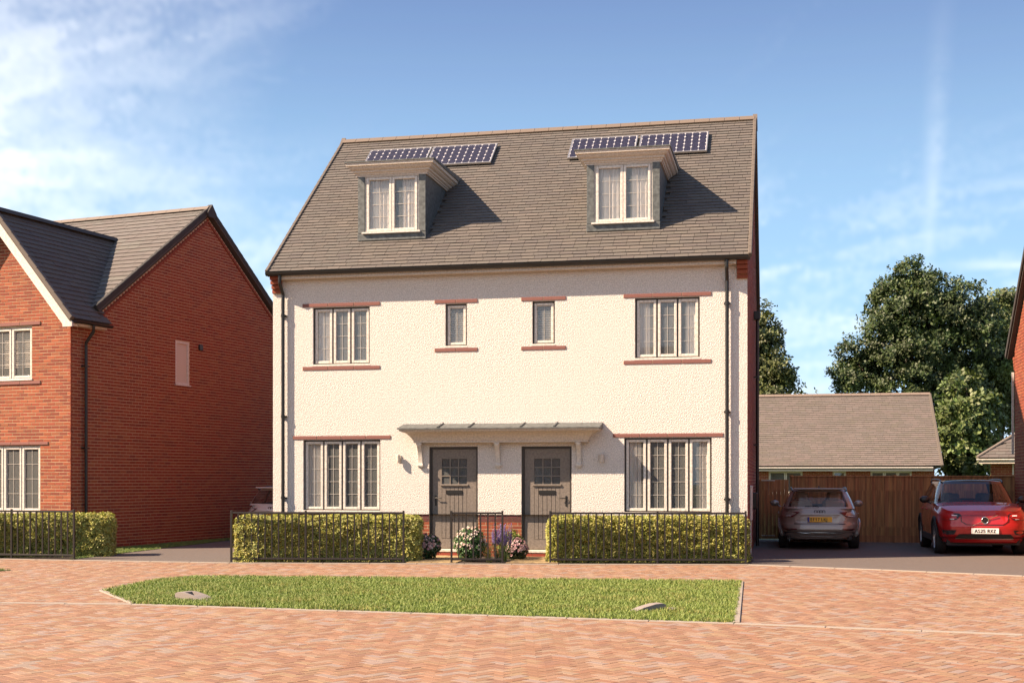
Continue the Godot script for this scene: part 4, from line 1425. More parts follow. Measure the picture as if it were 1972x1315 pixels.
# ---------------------------------------------------------------- buildings behind
func far_buildings() -> void:
	var pal := brick_palette()
	# brick house beyond the red car: its gable wall faces the drive
	var h := thing("brick_house", "red brick house whose gable wall stands behind the red car", "house", Vector3(12.26, 0, -31.0), -deg_to_rad(HOUSE_TURN))
	var b := MB.new()
	b.prism(PackedVector2Array([Vector2(0, 0), Vector2(0, 4.75), Vector2(5, 9.1), Vector2(10, 4.75), Vector2(10, 0)]), 0.0, 0.3, Transform3D(Basis(Vector3(0, 0, 1), Vector3(0, 1, 0), Vector3(1, 0, 0)), Vector3(0.012, 0, 0)))
	var w := part(b, "gable_wall", "mortar", h)
	lay_bricks(w, Transform3D(Basis(Vector3(0, 0, 1), Vector3(0, 1, 0), Vector3(-1, 0, 0)), Vector3(0.012, 0, 0)), 0.0, 9.0, func(y): return gable_spans(y, 0.004, 9.99, 4.75, 9.1), [], pal, 200, 0.01)
	part(bx(Vector3(4.2, 2.4, 0.15), Vector3(7.7, 4.8, 0.3)), "back_wall", "far_brick", h)
	var fw := part(bx(Vector3(4.2, 2.4, 9.85), Vector3(7.7, 4.8, 0.3)), "front_wall", "mortar", h)
	lay_bricks(fw, Transform3D(Basis.IDENTITY, Vector3(0, 0, 10.0)), 0.0, 4.75, func(_y): return [[0.0, 8.05]], [], pal, 0, 0.006)
	part(bx(Vector3(8.2, 3.4, 5.0), Vector3(0.3, 6.8, 9.4)), "side_wall", "far_brick", h)
	var th := atan(0.87)
	var length := 5.35 / cos(th)
	var far := Transform3D(Basis(Vector3(-1, 0, 0), Vector3(0, sin(th), cos(th)), Vector3(0, cos(th), -sin(th))), Vector3(8.5, 4.62, -0.35))
	var near := slope_frame(-0.12, 4.62, 10.35, 0.87)
	b = MB.new()
	b.add(wall_sheet(0, 8.62, 0, length, [], 0.1), far)
	b.add(wall_sheet(0, 8.62, 0, length, [], 0.1), near)
	var roof := part(b, "roof", "felt", h)
	lay_tiles(roof, far, 8.62, length, 28, 0.33, tile_palette(), null, 0)
	lay_tiles(roof, near, 8.62, length, 28, 0.33, tile_palette(), null, 0)
	for f in 2:
		for i in 22:
			var c := MB.new()
			c.bevel(Vector3(8.62 if f == 0 else 0.0, length * (i + 0.5) / 22, 0.0), Vector3(0.09, length / 22 + 0.03, 0.12), 0.012)
			var o := MB.new()
			o.add(c, far if f == 0 else near)
			part(o, "verge_cap", "tile", roof, Color(0.06, 0.052, 0.048))
	for k in 4:
		part(bx(Vector3(0.1, 4.28 + k * 0.085, -0.02 - k * 0.025), Vector3(0.22, 0.076, 0.05 + k * 0.05), 0.004), "corbel_brick", "brick", h, Color(0.36, 0.09, 0.042))
	part(bx(Vector3(-0.03, 3.2, -0.06), Vector3(0.05, 2.0, 0.05)), "overflow_pipe", "white", h)
	# bungalow behind the timber fence
	h = thing("bungalow", "low brick bungalow with a wide grey tiled roof behind the timber fence", "house", Vector3(11, 0, -60), -deg_to_rad(HOUSE_TURN))
	var wins := [Rect2(1.1, 0.9, 1.55, 1.06), Rect2(4.02, 0.9, 0.6, 1.06), Rect2(5.72, 0.9, 1.83, 1.06)]
	w = part(wall_sheet(-6.0, 8.55, 0.0, 2.1, wins, 0.3), "wall", "mortar", h)
	lay_bricks(w, Transform3D.IDENTITY, 0.0, 2.1, func(_y): return [[-6.0, 8.56]], wins, pal, 60, 0.01)
	for q in [[0, 2], [1, 1], [2, 3]]:
		var r: Rect2 = wins[q[0]]
		window(h, r.position.x, r.end.x, r.position.y, r.end.y, -0.05, q[1], 0, false, true, false)
	part(bx(Vector3(1.3, 1.1, -4.0), Vector3(14.4, 2.2, 0.1)), "partition", "inside", h)
	part(bx(Vector3(1.3, 2.16, -4.4), Vector3(14.4, 0.1, 8.4)), "ceiling_slab", "ceiling", h)
	part(bx(Vector3(-5.9, 1.05, -4.6), Vector3(0.2, 2.1, 8.5)), "side_wall", "mortar", h)
	b = MB.new()
	b.prism(PackedVector2Array([Vector2(0.3, 0), Vector2(9.1, 0), Vector2(9.1, 2.1), Vector2(4.7, 5.45), Vector2(0.3, 2.1)]), 0.0, 0.25, Transform3D(Basis(Vector3(0, 0, -1), Vector3(0, 1, 0), Vector3(-1, 0, 0)), Vector3(8.55, 0, 0)))
	part(b, "side_wall", "far_brick", h)
	var kb := 0.715
	th = atan(kb)
	length = 5.0 / cos(th)
	var sl := slope_frame(-6.2, 2.18, 0.4, kb)
	var bk := Transform3D(Basis(Vector3(-1, 0, 0), Vector3(0, sin(th), cos(th)), Vector3(0, cos(th), -sin(th))), Vector3(8.85, 2.18, -9.6))
	b = MB.new()
	b.add(wall_sheet(0, 15.05, 0, length, [], 0.1), sl)
	b.add(wall_sheet(0, 15.05, 0, length, [], 0.1), bk)
	roof = part(b, "roof", "felt", h)
	lay_tiles(roof, sl, 15.05, length, 37, 0.32, shades(Color(0.19, 0.158, 0.135), 9, 0.1, 0.03), null, 120, 0.022)
	for i in 32:
		var r := MB.new()
		r.prism(PackedVector2Array([Vector2(-0.17, 0.0), Vector2(0, 0.12), Vector2(0.17, 0.0), Vector2(0, 0.03)]), 0.0, 0.462, Transform3D(Basis(Vector3(0, 0, -1), Vector3(0, 1, 0), Vector3(1, 0, 0)), Vector3(-6.2 + i * 0.4703, 5.74, -4.6)))
		part(r, "ridge_tile", "tile", roof, Color(0.25, 0.19, 0.15))
	for i in 16:
		var c := MB.new()
		c.bevel(Vector3(15.04, length * (i + 0.5) / 16, 0.01), Vector3(0.12, length / 16 + 0.03, 0.13), 0.012)
		var o := MB.new()
		o.add(c, sl)
		part(o, "verge_cap", "tile", roof, Color(0.15, 0.122, 0.1))
	part(bx(Vector3(1.2, 2.11, 0.42), Vector3(14.5, 0.05, 0.1), 0.01), "gutter", "white", h)
	part(bx(Vector3(1.2, 2.0, 0.2), Vector3(14.5, 0.09, 0.36)), "fascia", "trim", h)
	# hipped garage behind the fence's far end
	h = thing("garage", "small brick outbuilding with a grey hipped roof at the end of the timber fence", "garage", Vector3(13, 0, -45), -deg_to_rad(25.0))
	w = part(bx(Vector3(6.7, 1.1, -2.6), Vector3(6.0, 2.2, 5.0)), "wall", "mortar", h)
	lay_bricks(w, Transform3D.IDENTITY * Transform3D(Basis.IDENTITY, Vector3(0, 0, -0.1)), 0.0, 2.18, func(_y): return [[3.7, 9.7]], [], pal, 60, 0.01)
	lay_bricks(w, Transform3D(Basis(Vector3(0, 0, 1), Vector3(0, 1, 0), Vector3(-1, 0, 0)), Vector3(3.7, 0, 0)), 0.0, 2.18, func(_y): return [[-5.1, -0.1]], [], pal, 0, 0.006)
	part(bx(Vector3(4.42, 1.1, -0.06), Vector3(0.05, 2.1, 0.05)), "overflow_pipe", "white", h)
	b = MB.new()
	var e0 := Vector3(3.3, 2.3, 0.3)
	var e1 := Vector3(10.1, 2.3, 0.3)
	var e2 := Vector3(10.1, 2.3, -5.5)
	var e3 := Vector3(3.3, 2.3, -5.5)
	var r0 := Vector3(5.9, 4.15, -2.6)
	var r1 := Vector3(7.5, 4.15, -2.6)
	b.quad(e0, e1, r1, r0)
	b.flat(e1, e2, r1)
	b.quad(e2, e3, r0, r1)
	b.flat(e3, e0, r0)
	b.quad(e3, e2, e1, e0)
	roof = part(b, "roof", "felt", h)
	var kg := 1.85 / 2.9
	var tg := atan(kg)
	var lg := 2.9 / cos(tg)
	lay_tiles(roof, slope_frame(3.3, 2.3, 0.3, kg), 6.8, lg, 18, 0.32, tile_palette(), func(x, s): return s / lg * 2.6 < x - 0.1 and x < 6.8 - s / lg * 2.6, 60, 0.018)
	var hip := MB.new()
	hip.tube(PackedVector3Array([e0 + Vector3(0, 0.03, 0), r0 + Vector3(0, 0.05, 0)]), 0.06, 6)
	part(hip, "hip_tile", "tile", roof, Color(0.23, 0.185, 0.15))
	part(bx(Vector3(6.7, 2.26, 0.32), Vector3(6.85, 0.035, 0.08)), "eaves_trim", "white", h)
	part(bx(Vector3(6.7, 2.17, 0.14), Vector3(6.7, 0.1, 0.3)), "fascia", "trim", h)

func houses_opposite() -> void:
	# the row across the street, mirrored in the window panes
	var h := thing("brick_house", "brick house in the row across the street, facing the white houses", "house", Vector3(-56, 0, 18), PI, "houses across the street")
	var win := [Rect2(0.9, 0.9, 1.7, 1.4), Rect2(6.0, 0.9, 1.7, 1.4), Rect2(0.9, 3.8, 1.4, 1.2), Rect2(6.2, 3.8, 1.4, 1.2), Rect2(4.0, 4.0, 0.6, 1.0)]
	var b := MB.new()
	b.add(wall_sheet(0.0, 8.8, 0.0, 5.3, win, 0.3))
	b.span(Vector3(0, 0, -8.0), Vector3(8.8, 5.3, -7.7))
	for x in [0.0, 8.5]:
		b.prism(PackedVector2Array([Vector2(0.3, 0), Vector2(7.7, 0), Vector2(7.7, 5.3), Vector2(4, 8.9), Vector2(0.3, 5.3)]), 0.0, 0.3, Transform3D(Basis(Vector3(0, 0, -1), Vector3(0, 1, 0), Vector3(1, 0, 0)), Vector3(x, 0, 0)))
	b.span(Vector3(0.3, 2.6, -7.7), Vector3(8.5, 2.8, -0.3))
	part(b, "wall", "far_brick", h)
	for r in win:
		window(h, r.position.x, r.end.x, r.position.y, r.end.y, -0.06, 2, 1, false)
	part(bx(Vector3(4.3, 1.1, 0.02), Vector3(1.0, 2.1, 0.06), 0.01), "front_door", "door", h)
	var k := 0.97
	var th := atan(k)
	b = MB.new()
	b.add(wall_sheet(0, 9.1, 0, 4.3 / cos(th), [], 0.12), slope_frame(-0.15, 5.2, 0.3, k))
	b.add(wall_sheet(0, 9.1, 0, 4.3 / cos(th), [], 0.12), Transform3D(Basis(Vector3(-1, 0, 0), Vector3(0, sin(th), cos(th)), Vector3(0, cos(th), -sin(th))), Vector3(8.95, 5.2, -8.3)))
	part(b, "roof", "far_tile", h)
	part(bx(Vector3(7.4, 9.3, -4.0), Vector3(0.9, 1.6, 0.6), 0.02), "chimney", "far_brick", h)
	for i in range(1, 7):
		var c: Node3D = h.duplicate()
		c.name = numbered("brick_house")
		add_child(c)
		c.position = Vector3(-56 + i * 11.2, 0, 18 + (i % 2) * 1.5)
	for i in 3:
		var c: Node3D = h.duplicate()
		c.name = numbered("brick_house")
		add_child(c)
		c.set_meta("label", "brick house at the far end of the street, turned towards the brick gable wall")
		c.set_meta("group", "houses closing the street's end")
		c.rotation.y = PI / 2
		c.position = Vector3(-44, 0, 6 - i * 10.5)

# ---------------------------------------------------------------- fences, railings, drain heads
func street_things() -> void:
	railing(Vector2(-5.35, 24.22), Vector2(-2.05, 24.02), [0.0, 0.434, 1.0], [10, 13], "black metal railing before the hedge nearer the half-hidden white car")
	railing(Vector2(-1.14, 23.95), Vector2(-0.18, 23.92), [0.0, 1.0], [6], "short black metal railing in front of the lavender, between the two door paths")
	railing(Vector2(0.72, 23.90), Vector2(4.37, 23.76), [0.0, 0.55, 1.0], [13, 11], "long black metal railing before the hedge beside the parking drive")
	railing(Vector2(-11.6, 25.78), Vector2(-8.66, 25.12), [0.0, 0.54, 1.0], [10, 9], "black metal railing before the hedge of the red brick house")
	timber_fence()
	for q in [[Vector3(-4.22, 0, -16.82), -0.5, "pale concrete drain head half sunk in grass, with a dark square opening", 1], [Vector3(1.66, 0, -15.37), 0.5, "narrow pale concrete drain head in grass, tilted, without visible opening", 0]]:
		var o := thing("drain_head", q[2], "drain", q[0], q[1], "concrete drain heads in the grass island")
		var b := MB.new()
		var poly := PackedVector2Array([Vector2(-0.2, -0.05), Vector2(-0.2, 0.085), Vector2(-0.16, 0.105), Vector2(-0.05, 0.1), Vector2(0.12, 0.062), Vector2(0.27, 0.01), Vector2(0.27, -0.05)])
		if q[3] == 1:
			b.prism(poly, -0.13, -0.075)
			b.prism(poly, 0.075, 0.13)
			b.prism(PackedVector2Array([Vector2(-0.2, -0.05), Vector2(-0.2, 0.085), Vector2(-0.16, 0.105), Vector2(-0.09, 0.102), Vector2(-0.09, -0.05)]), -0.075, 0.075)
			b.prism(PackedVector2Array([Vector2(0.08, -0.05), Vector2(0.08, 0.071), Vector2(0.12, 0.062), Vector2(0.27, 0.01), Vector2(0.27, -0.05)]), -0.075, 0.075)
			part(b, "body", "concrete", o)
			part(bx(Vector3(0, 0.03, 0), Vector3(0.17, 0.02, 0.15)), "grate", "railing", o)
		else:
			var mir := PackedVector2Array()
			for p in poly:
				mir.push_back(Vector2(-p.x, p.y * 0.9))
			b.prism(mir, -0.07, 0.07)
			part(b, "body", "concrete", o)
			part(bx(Vector3(0.3, 0.0, 0.02), Vector3(0.22, 0.05, 0.2), 0.01), "apron", "concrete", o)

func railing(a: Vector2, b: Vector2, posts: Array, bars: Array, label: String) -> void:
	var d := b - a
	var o := thing("metal_railing", label, "railing", Vector3(a.x, 0, -a.y), atan2(d.y, d.x), "black metal railings along the paving")
	var l := d.length()
	for t in posts:
		part(bx(Vector3(l * t, 0.5, 0), Vector3(0.038, 1.0, 0.038), 0.004), "post", "railing", o)
	for y in [0.085, 0.955]:
		part(bx(Vector3(l * 0.5, y, 0), Vector3(l - 0.03, 0.038, 0.03), 0.004), "rail", "railing", o)
	for i in bars.size():
		var x0: float = l * posts[i]
		var x1: float = l * posts[i + 1]
		for k in bars[i]:
			part(bx(Vector3(lerpf(x0, x1, (k + 1.0) / (bars[i] + 1.0)), 0.52, 0), Vector3(0.025, 0.85, 0.025)), "bar", "railing", o)

func timber_fence() -> void:
	var fpal := shades(Color(0.44, 0.225, 0.095), 6, 0.14, 0.05)
	for p in 6:
		mat("board_%d" % p, fpal[p], 0.8, "upright", 1.1)
	var o := thing("timber_fence", "brown close-boarded timber fence behind the two parked cars", "fence", Vector3(6.33, 0, -32.4), -deg_to_rad(HOUSE_TURN))
	for k in 52:
		var x := 0.80 + k * 0.1025
		var b := MB.new()
		b.box(Vector3(x + 0.05, 0.91, 0.0), Vector3(0.118, 1.48, 0.016), Basis(Vector3.UP, 0.09))
		part(b, "board", "board_%d" % (rng.randi() % 6), o)
	part(bx(Vector3(3.47, 0.1, 0.005), Vector3(5.4, 0.17, 0.035)), "gravel_board", "board_1", o)
	part(bx(Vector3(3.47, 1.66, 0.0), Vector3(5.42, 0.035, 0.07), 0.006), "capping_rail", "board_0", o)
	for x in [0.78, 3.3, 6.12]:
		part(bx(Vector3(x, 0.85, -0.08), Vector3(0.09, 1.7, 0.09)), "post", "board_2", o)
	for y in [0.45, 1.2]:
		part(bx(Vector3(3.47, y, -0.04), Vector3(5.4, 0.08, 0.04)), "rail", "board_2", o)
	o = thing("timber_gate", "brown boarded timber gate with hinges, between the white house and the fence", "gate", Vector3(6.33, 0, -32.4), -deg_to_rad(HOUSE_TURN))
	for k in 8:
		part(bx(Vector3(-0.03 + k * 0.098, 0.83, 0.0), Vector3(0.0965, 1.5, 0.02), 0.003), "board", "board_%d" % (rng.randi() % 6), o)
	for y in [0.16, 1.56]:
		part(bx(Vector3(0.2, y, 0.016), Vector3(0.34, 0.03, 0.012)), "hinge", "alu", o)
	for x in [-0.06, 0.62]:
		part(bx(Vector3(x + 0.04, 0.83, -0.03), Vector3(0.08, 1.5, 0.04)), "frame", "board_3", o)
# ---------------------------------------------------------------- cars (local: z forward, y up, ground at 0)
func interp(tab: Array, v: float) -> float:
	for i in tab.size() - 1:
		if v <= tab[i + 1][0]:
			var t: float = clampf((v - tab[i][0]) / (tab[i + 1][0] - tab[i][0]), 0.0, 1.0)
			return lerpf(tab[i][1], tab[i + 1][1], t * t * (3.0 - 2.0 * t))
	return tab[tab.size() - 1][1]

func outline(w: float, zr: float, zf: float, p: float) -> PackedVector2Array:
	# a plan curve (x, z): one side back to front, round the nose, the other side, round the tail
	var c := (zf + zr) * 0.5
	var h := (zf - zr) * 0.5
	var side := []
	var n := 104
	for i in n + 1:
		var z := lerpf(-0.94, 0.94, float(i) / n)
		side.push_back(Vector2(w * pow(1.0 - pow(absf(z), p), 1.0 / p), c + h * z))
	var xe: float = side[n].x / w
	var nose := []
	for i in range(1, 24):
		var x := lerpf(xe, -xe, i / 24.0)
		nose.push_back(Vector2(w * x, h * pow(1.0 - pow(absf(x), p), 1.0 / p)))
	var a := PackedVector2Array(side)
	for q in nose:
		a.push_back(Vector2(q.x, c + q.y))
	for i in range(n, -1, -1):
		a.push_back(Vector2(-side[i].x, side[i].y))
	for q in nose:
		a.push_back(Vector2(-q.x, c - q.y))
	a.push_back(a[0])
	return a

func end_z(s: Dictionary, x: float, y: float, dir: float) -> float:
	var be := interp(s.belt, dir * s.len * 0.5)
	var f := clampf((y - s.sill) / (be - s.sill), 0.0, 1.0)
	var w: float = s.w * interp(s.wp, f)
	var zf: float = s.len * 0.5 - interp(s.front, f)
	var zr: float = -s.len * 0.5 + interp(s.rear, f)
	var h := (zf - zr) * 0.5
	return (zf + zr) * 0.5 + dir * h * pow(maxf(0.02, 1.0 - pow(minf(1.0, absf(x / w)), s.p)), 1.0 / s.p)

func patch(s: Dictionary, poly: Array, dir: float, off: float, thick: float) -> MB:
	# a panel that follows the nose or tail; poly in (x, y)
	var fine := PackedVector2Array()
	for i in poly.size():
		var a := Vector2(poly[i][0], poly[i][1])
		var b := Vector2(poly[(i + 1) % poly.size()][0], poly[(i + 1) % poly.size()][1])
		var k := maxi(1, int(ceil(a.distance_to(b) / 0.06)))
		for j in k:
			fine.push_back(a.lerp(b, float(j) / k))
	if Geometry2D.is_polygon_clockwise(fine):
		fine.reverse()
	var idx := Geometry2D.triangulate_polygon(fine)
	var mb := MB.new()
	var at := func(q: Vector2, o: float) -> Vector3:
		return Vector3(q.x, q.y, end_z(s, q.x, q.y, dir) + dir * o)
	for i in range(0, idx.size(), 3):
		mb.three(at.call(fine[idx[i]], off), at.call(fine[idx[i + 1]], off), at.call(fine[idx[i + 2]], off), Vector3(0, 0, dir))
	for i in fine.size():
		var a := fine[i]
		var b := fine[(i + 1) % fine.size()]
		mb.four(at.call(a, off - thick), at.call(b, off - thick), at.call(b, off), at.call(a, off), Vector3(b.y - a.y, a.x - b.x, 0))
	return mb

func mirrored(poly: Array) -> Array:
	var a := []
	for q in poly:
		a.push_back([-q[0], q[1]])
	return a

func car_body(o: Node3D, s: Dictionary) -> void:
	# lower body, stacked plan curves
	var rows := []
	var nr := 22
	for i in nr + 1:
		var f := float(i) / nr
		var c := outline(s.w * interp(s.wp, f), -s.len * 0.5 + interp(s.rear, f), s.len * 0.5 - interp(s.front, f), s.p)
		var row := PackedVector3Array()
		for q in c:
			row.push_back(Vector3(q.x, s.sill + f * (interp(s.belt, q.y) - s.sill), q.y))
		rows.push_back(row)
	var arch := func(i: int, j: int) -> bool:
		var q: Vector3 = (rows[i][j] + rows[i + 1][j + 1]) * 0.5
		if absf(q.x) < s.w * 0.75:
			return false
		for z in [s.wf, s.wr]:
			if Vector2(q.z - z, q.y - s.wheel).length() < s.wheel + 0.045:
				return true
		return false
	var b := MB.new()
	var inside := Vector3(0, 0.6, 0)
	b.grid(rows, inside, true, arch)
	# bonnet and deck, crowned across; the cabin stays open
	var top: PackedVector3Array = rows[nr]
	var n := top.size() - 1
	var pairs := []
	for i in 105:
		pairs.push_back([top[i], top[232 - i]])
	for i in range(1, 12):
		pairs.push_back([top[104 + i], top[232 - 104 - i]])
	var strips := []
	for q in pairs:
		var row := PackedVector3Array()
		for k in 11:
			var t := k / 10.0
			var v: Vector3 = q[0].lerp(q[1], t)
			var c := 1.0 - pow(2.0 * t - 1.0, 2.0)
			v.y += s.crown * pow(c, 0.6) * clampf(absf(q[0].x) / s.w, 0.0, 1.0)
			row.push_back(v)
		strips.push_back(row)
	var open := func(i: int, _j: int) -> bool:
		var z: float = (strips[i][5].z + strips[i + 1][5].z) * 0.5
		return z < s.cowl - 0.05
	b.grid(strips, Vector3(0, 0, 0), true, open)
	part(b, "body", s.paint, o)
	# greenhouse
	var g := MB.new()
	var gl := MB.new()
	var ng := 10
	var gr := []
	for i in ng + 1:
		var f := float(i) / ng
		var e := f * f
		var wb: float = lerpf(s.w * s.wp[s.wp.size() - 1][1] - 0.004, s.roof_w, f * 0.75 + e * 0.25)
		var zf: float = lerpf(s.cowl, s.roof_front, f * 0.92 + e * 0.08)
		var zr: float = lerpf(s.tail, s.roof_rear, f * 0.8 + e * 0.2)
		var row := PackedVector3Array()
		for q in outline(wb, zr, zf, 7.0):
			var base := interp(s.belt, clampf(q.y, s.tail, s.cowl)) - 0.012
			row.push_back(Vector3(q.x, lerpf(base, s.roof - 0.03, f), q.y))
		gr.push_back(row)
	for pass_no in 2:
		var pick := func(i: int, j: int) -> bool:
			var f: float = (i + 0.5) / ng
			var q: Vector3 = (gr[i][j] + gr[i + 1][j + 1]) * 0.5
			var wb: float = absf(gr[i][52].x)
			var glass := f > 0.06 and f < 0.9
			if absf(q.x) < wb * 0.93 and (j > 104 and j < 128 or j > 232):
				glass = glass and absf(q.x) < wb * (0.86 if j > 232 else 0.89)
			else:
				var zf: float = gr[i][104].z
				var zr: float = gr[i][0].z
				glass = glass and q.z < zf - 0.05 and q.z > zr + s.dpillar
				for pz in s.pillars:
					if absf(q.z - pz) < 0.045:
						glass = false
			return glass if pass_no == 0 else not glass
		(g if pass_no == 0 else gl).grid(gr, Vector3(0, 1.1, (s.cowl + s.tail) * 0.5), true, pick)
	var rt: PackedVector3Array = gr[ng]
	strips = []
	for i in range(1, 12):
		strips.push_back([rt[256 - i if i > 0 else 0], rt[232 + i]])
	strips.reverse()
	var ss := []
	for i in 105:
		ss.push_back([rt[i], rt[232 - i]])
	for i in range(1, 12):
		ss.push_back([rt[104 + i], rt[232 - 104 - i]])
	var tail_pairs := []
	for i in range(11, 0, -1):
		tail_pairs.push_back([rt[256 - i], rt[232 + i]])
	ss = tail_pairs + ss
	var rr := []
	for q in ss:
		var row := PackedVector3Array()
		for k in 11:
			var t := k / 10.0
			var v: Vector3 = q[0].lerp(q[1], t)
			v.y += 0.045 * pow(maxf(0.0, 1.0 - pow(2.0 * t - 1.0, 2.0)), 0.55) * clampf(absf(q[0].x) / s.roof_w, 0.0, 1.0)
			row.push_back(v)
		rr.push_back(row)
	g.grid(rr, Vector3(0, 0.5, 0))
	part(g, "roof", s.roof_paint, o)
	part(gl, "window", "car_glass", o)
	# floor, wheel housings and cabin
	var u := MB.new()
	u.box(Vector3(0, 0.33, 0), Vector3(s.w * 2 - 0.42, 0.22, s.len - 0.5))
	u.box(Vector3(0, 0.62, s.wf + 0.1), Vector3(s.w * 2 - 0.46, 0.5, 1.0))
	u.box(Vector3(0, 0.52, s.wr - 0.05), Vector3(s.w * 2 - 0.46, 0.36, 0.95))
	part(u, "underbody", "cabin", o)
	var cab := MB.new()
	cab.bevel(Vector3(0, 0.86, s.cowl - 0.28), Vector3(s.w * 1.7, 0.22, 0.45), 0.06)
	part(cab, "dashboard", "cabin", o)
	for x in [-0.37, 0.37]:
		for z in s.seats:
			var st := MB.new()
			st.bevel(Vector3(x, 0.82, z), Vector3(0.48, 0.55, 0.16), 0.05, Basis(Vector3(1, 0, 0), -0.18))
			st.bevel(Vector3(x, 1.17, z - 0.08), Vector3(0.27, 0.2, 0.1), 0.04, Basis(Vector3(1, 0, 0), -0.1))
			part(st, "seat", s.seat_mat, o)
	var wh := MB.new()
	var pts := PackedVector3Array()
	for k in 25:
		var a := TAU * k / 24
		pts.push_back(Vector3(-0.37 + cos(a) * 0.18, 1.0 + sin(a) * 0.17, s.cowl - 0.52 - sin(a) * 0.07))
	wh.tube(pts, 0.014, 6, -1.0, false)
	part(wh, "steering_wheel", "cabin", o)
	for z in [s.wf, s.wr]:
		for sd in [-1.0, 1.0]:
			wheel(o, Vector3(sd * (s.w - 0.13), s.wheel, z), s.wheel, sd)
			var ar := MB.new()
			var ring := []
			for k in 19:
				var a := lerpf(-0.12, PI + 0.12, k / 18.0)
				var d := Vector2(cos(a), sin(a))
				var row := PackedVector3Array()
				for q in [[s.wheel + 0.015, -0.06], [s.wheel + 0.02, 0.008], [s.wheel + 0.02 + s.lip, 0.010], [s.wheel + 0.03 + s.lip, -0.02]]:
					var yy: float = s.wheel + d.y * q[0]
					var f := clampf((yy - s.sill) / (interp(s.belt, z) - s.sill), 0.0, 1.0)
					row.push_back(Vector3(sd * (s.w * interp(s.wp, f) + q[1]), yy, z + d.x * q[0]))
				ring.push_back(row)
			ar.grid(ring, Vector3(0, s.wheel, z), true)
			part(ar, "wheel_arch", s.lip_mat, o)
	for sd in [-1.0, 1.0]:
		var mr := MB.new()
		var prof := PackedVector2Array()
		for k in 9:
			prof.push_back(Vector2(0.001 + 0.085 * sin(PI * k / 8.0), -0.11 * cos(PI * k / 8.0)))
		mr.lathe(prof, 14, Transform3D(Basis(Vector3(0, 0.9, 0), Vector3(1, 0, 0), Vector3(0, 0, -0.75)), Vector3(sd * (s.w + 0.09), s.mirror_y, s.cowl - 0.42)))
		mr.tube(PackedVector3Array([Vector3(sd * (s.w - 0.05), s.mirror_y - 0.09, s.cowl - 0.4), Vector3(sd * (s.w + 0.05), s.mirror_y - 0.03, s.cowl - 0.42)]), 0.022, 6)
		part(mr, "door_mirror", s.mirror_mat, o)
		var hd := MB.new()
		for z in [s.cowl - 1.05, s.cowl - 1.95]:
			hd.bevel(Vector3(sd * (s.w * 0.985 + 0.008), s.belt[1][1] - 0.16, z), Vector3(0.03, 0.03, 0.19), 0.01)
		part(hd, "door_handle", s.paint, o)
		var rl := MB.new()
		var rp := PackedVector3Array()
		for k in 13:
			var t := k / 12.0
			rp.push_back(Vector3(sd * (s.roof_w - 0.02 + 0.02 * sin(PI * t)), s.roof - 0.045 + 0.065 * pow(sin(PI * t), 0.35), lerpf(s.roof_rear + 0.05, s.roof_front - 0.1, t)))
		rl.tube(rp, 0.018, 8)
		part(rl, "roof_rail", "black_plastic" if s.rail_dark else "chrome", o)

func wheel(o: Node3D, at: Vector3, r: float, sd: float) -> void:
	var xf := Transform3D(Basis(Vector3(0, 1, 0), Vector3(sd, 0, 0), Vector3(0, 0, sd)), at)
	var t := MB.new()
	t.lathe(PackedVector2Array([Vector2(r * 0.68, -0.1), Vector2(r * 0.9, -0.115), Vector2(r * 0.985, -0.095), Vector2(r, -0.05), Vector2(r, 0.05), Vector2(r * 0.985, 0.095), Vector2(r * 0.9, 0.115), Vector2(r * 0.7, 0.105), Vector2(r * 0.66, 0.09)]), 32, xf)
	var w := part(t, "wheel", "rubber", o)
	var rim := MB.new()
	rim.lathe(PackedVector2Array([Vector2(r * 0.7, 0.1), Vector2(r * 0.67, 0.108), Vector2(r * 0.63, 0.085), Vector2(r * 0.61, 0.0)]), 32, xf)
	for k in 10:
		var a := TAU * k / 10.0
		var d := xf.basis * Vector3(cos(a), 0, sin(a))
		var sde := xf.basis * Vector3(-sin(a), 0, cos(a))
		var ax := xf.basis.y
		rim.box(at + ax * 0.07 + d * r * 0.37, Vector3(r * 0.56, 0.03, 0.035), Basis(d, ax, sde))
	rim.lathe(PackedVector2Array([Vector2(r * 0.16, 0.05), Vector2(r * 0.14, 0.095), Vector2(0.001, 0.1)]), 16, xf)
	part(rim, "rim", "rim_metal", w)
	var back := MB.new()
	back.lathe(PackedVector2Array([Vector2(r * 0.62, 0.01), Vector2(0.001, 0.012)]), 24, xf)
	part(back, "brake_disc", "cabin", w)

func plate(o: Node3D, s: Dictionary, dir: float, y: float, text: String, m_plate: String, blue: bool) -> void:
	var z := end_z(s, 0.0, y, dir) + dir * 0.02
	var p := part(bx(Vector3(0, y, z), Vector3(0.54, 0.115, 0.014), 0.004), "number_plate", m_plate, o)
	if blue:
		part(bx(Vector3(-dir * -1.0 * 0.245 * -1.0, y, z + dir * 0.006), Vector3(0.045, 0.108, 0.008)), "plate_band", "plate_blue", p)
	var tm := TextMesh.new()
	tm.text = text
	var font := SystemFont.new()
	font.font_names = PackedStringArray(["Droid Sans"])
	font.font_weight = 700
	tm.font = font
	tm.font_size = 32
	tm.pixel_size = 0.0030
	tm.depth = 0.004
	tm.material = m.ink
	var t := MeshInstance3D.new()
	t.mesh = tm
	t.name = "lettering"
	p.add_child(t, true)
	t.position = Vector3(-dir * -1.0 * 0.02 * (-1.0 if blue else 0.0), y, z + dir * 0.009)
	t.rotation.y = 0.0 if dir > 0.0 else PI

func ring(c: Vector3, r: float, t: float, dir: float) -> MB:
	var b := MB.new()
	var p := PackedVector3Array()
	for k in 25:
		var a := TAU * k / 24
		p.push_back(c + Vector3(cos(a) * r, sin(a) * r, 0))
	b.tube(p, t, 6, -1.0, false)
	return b

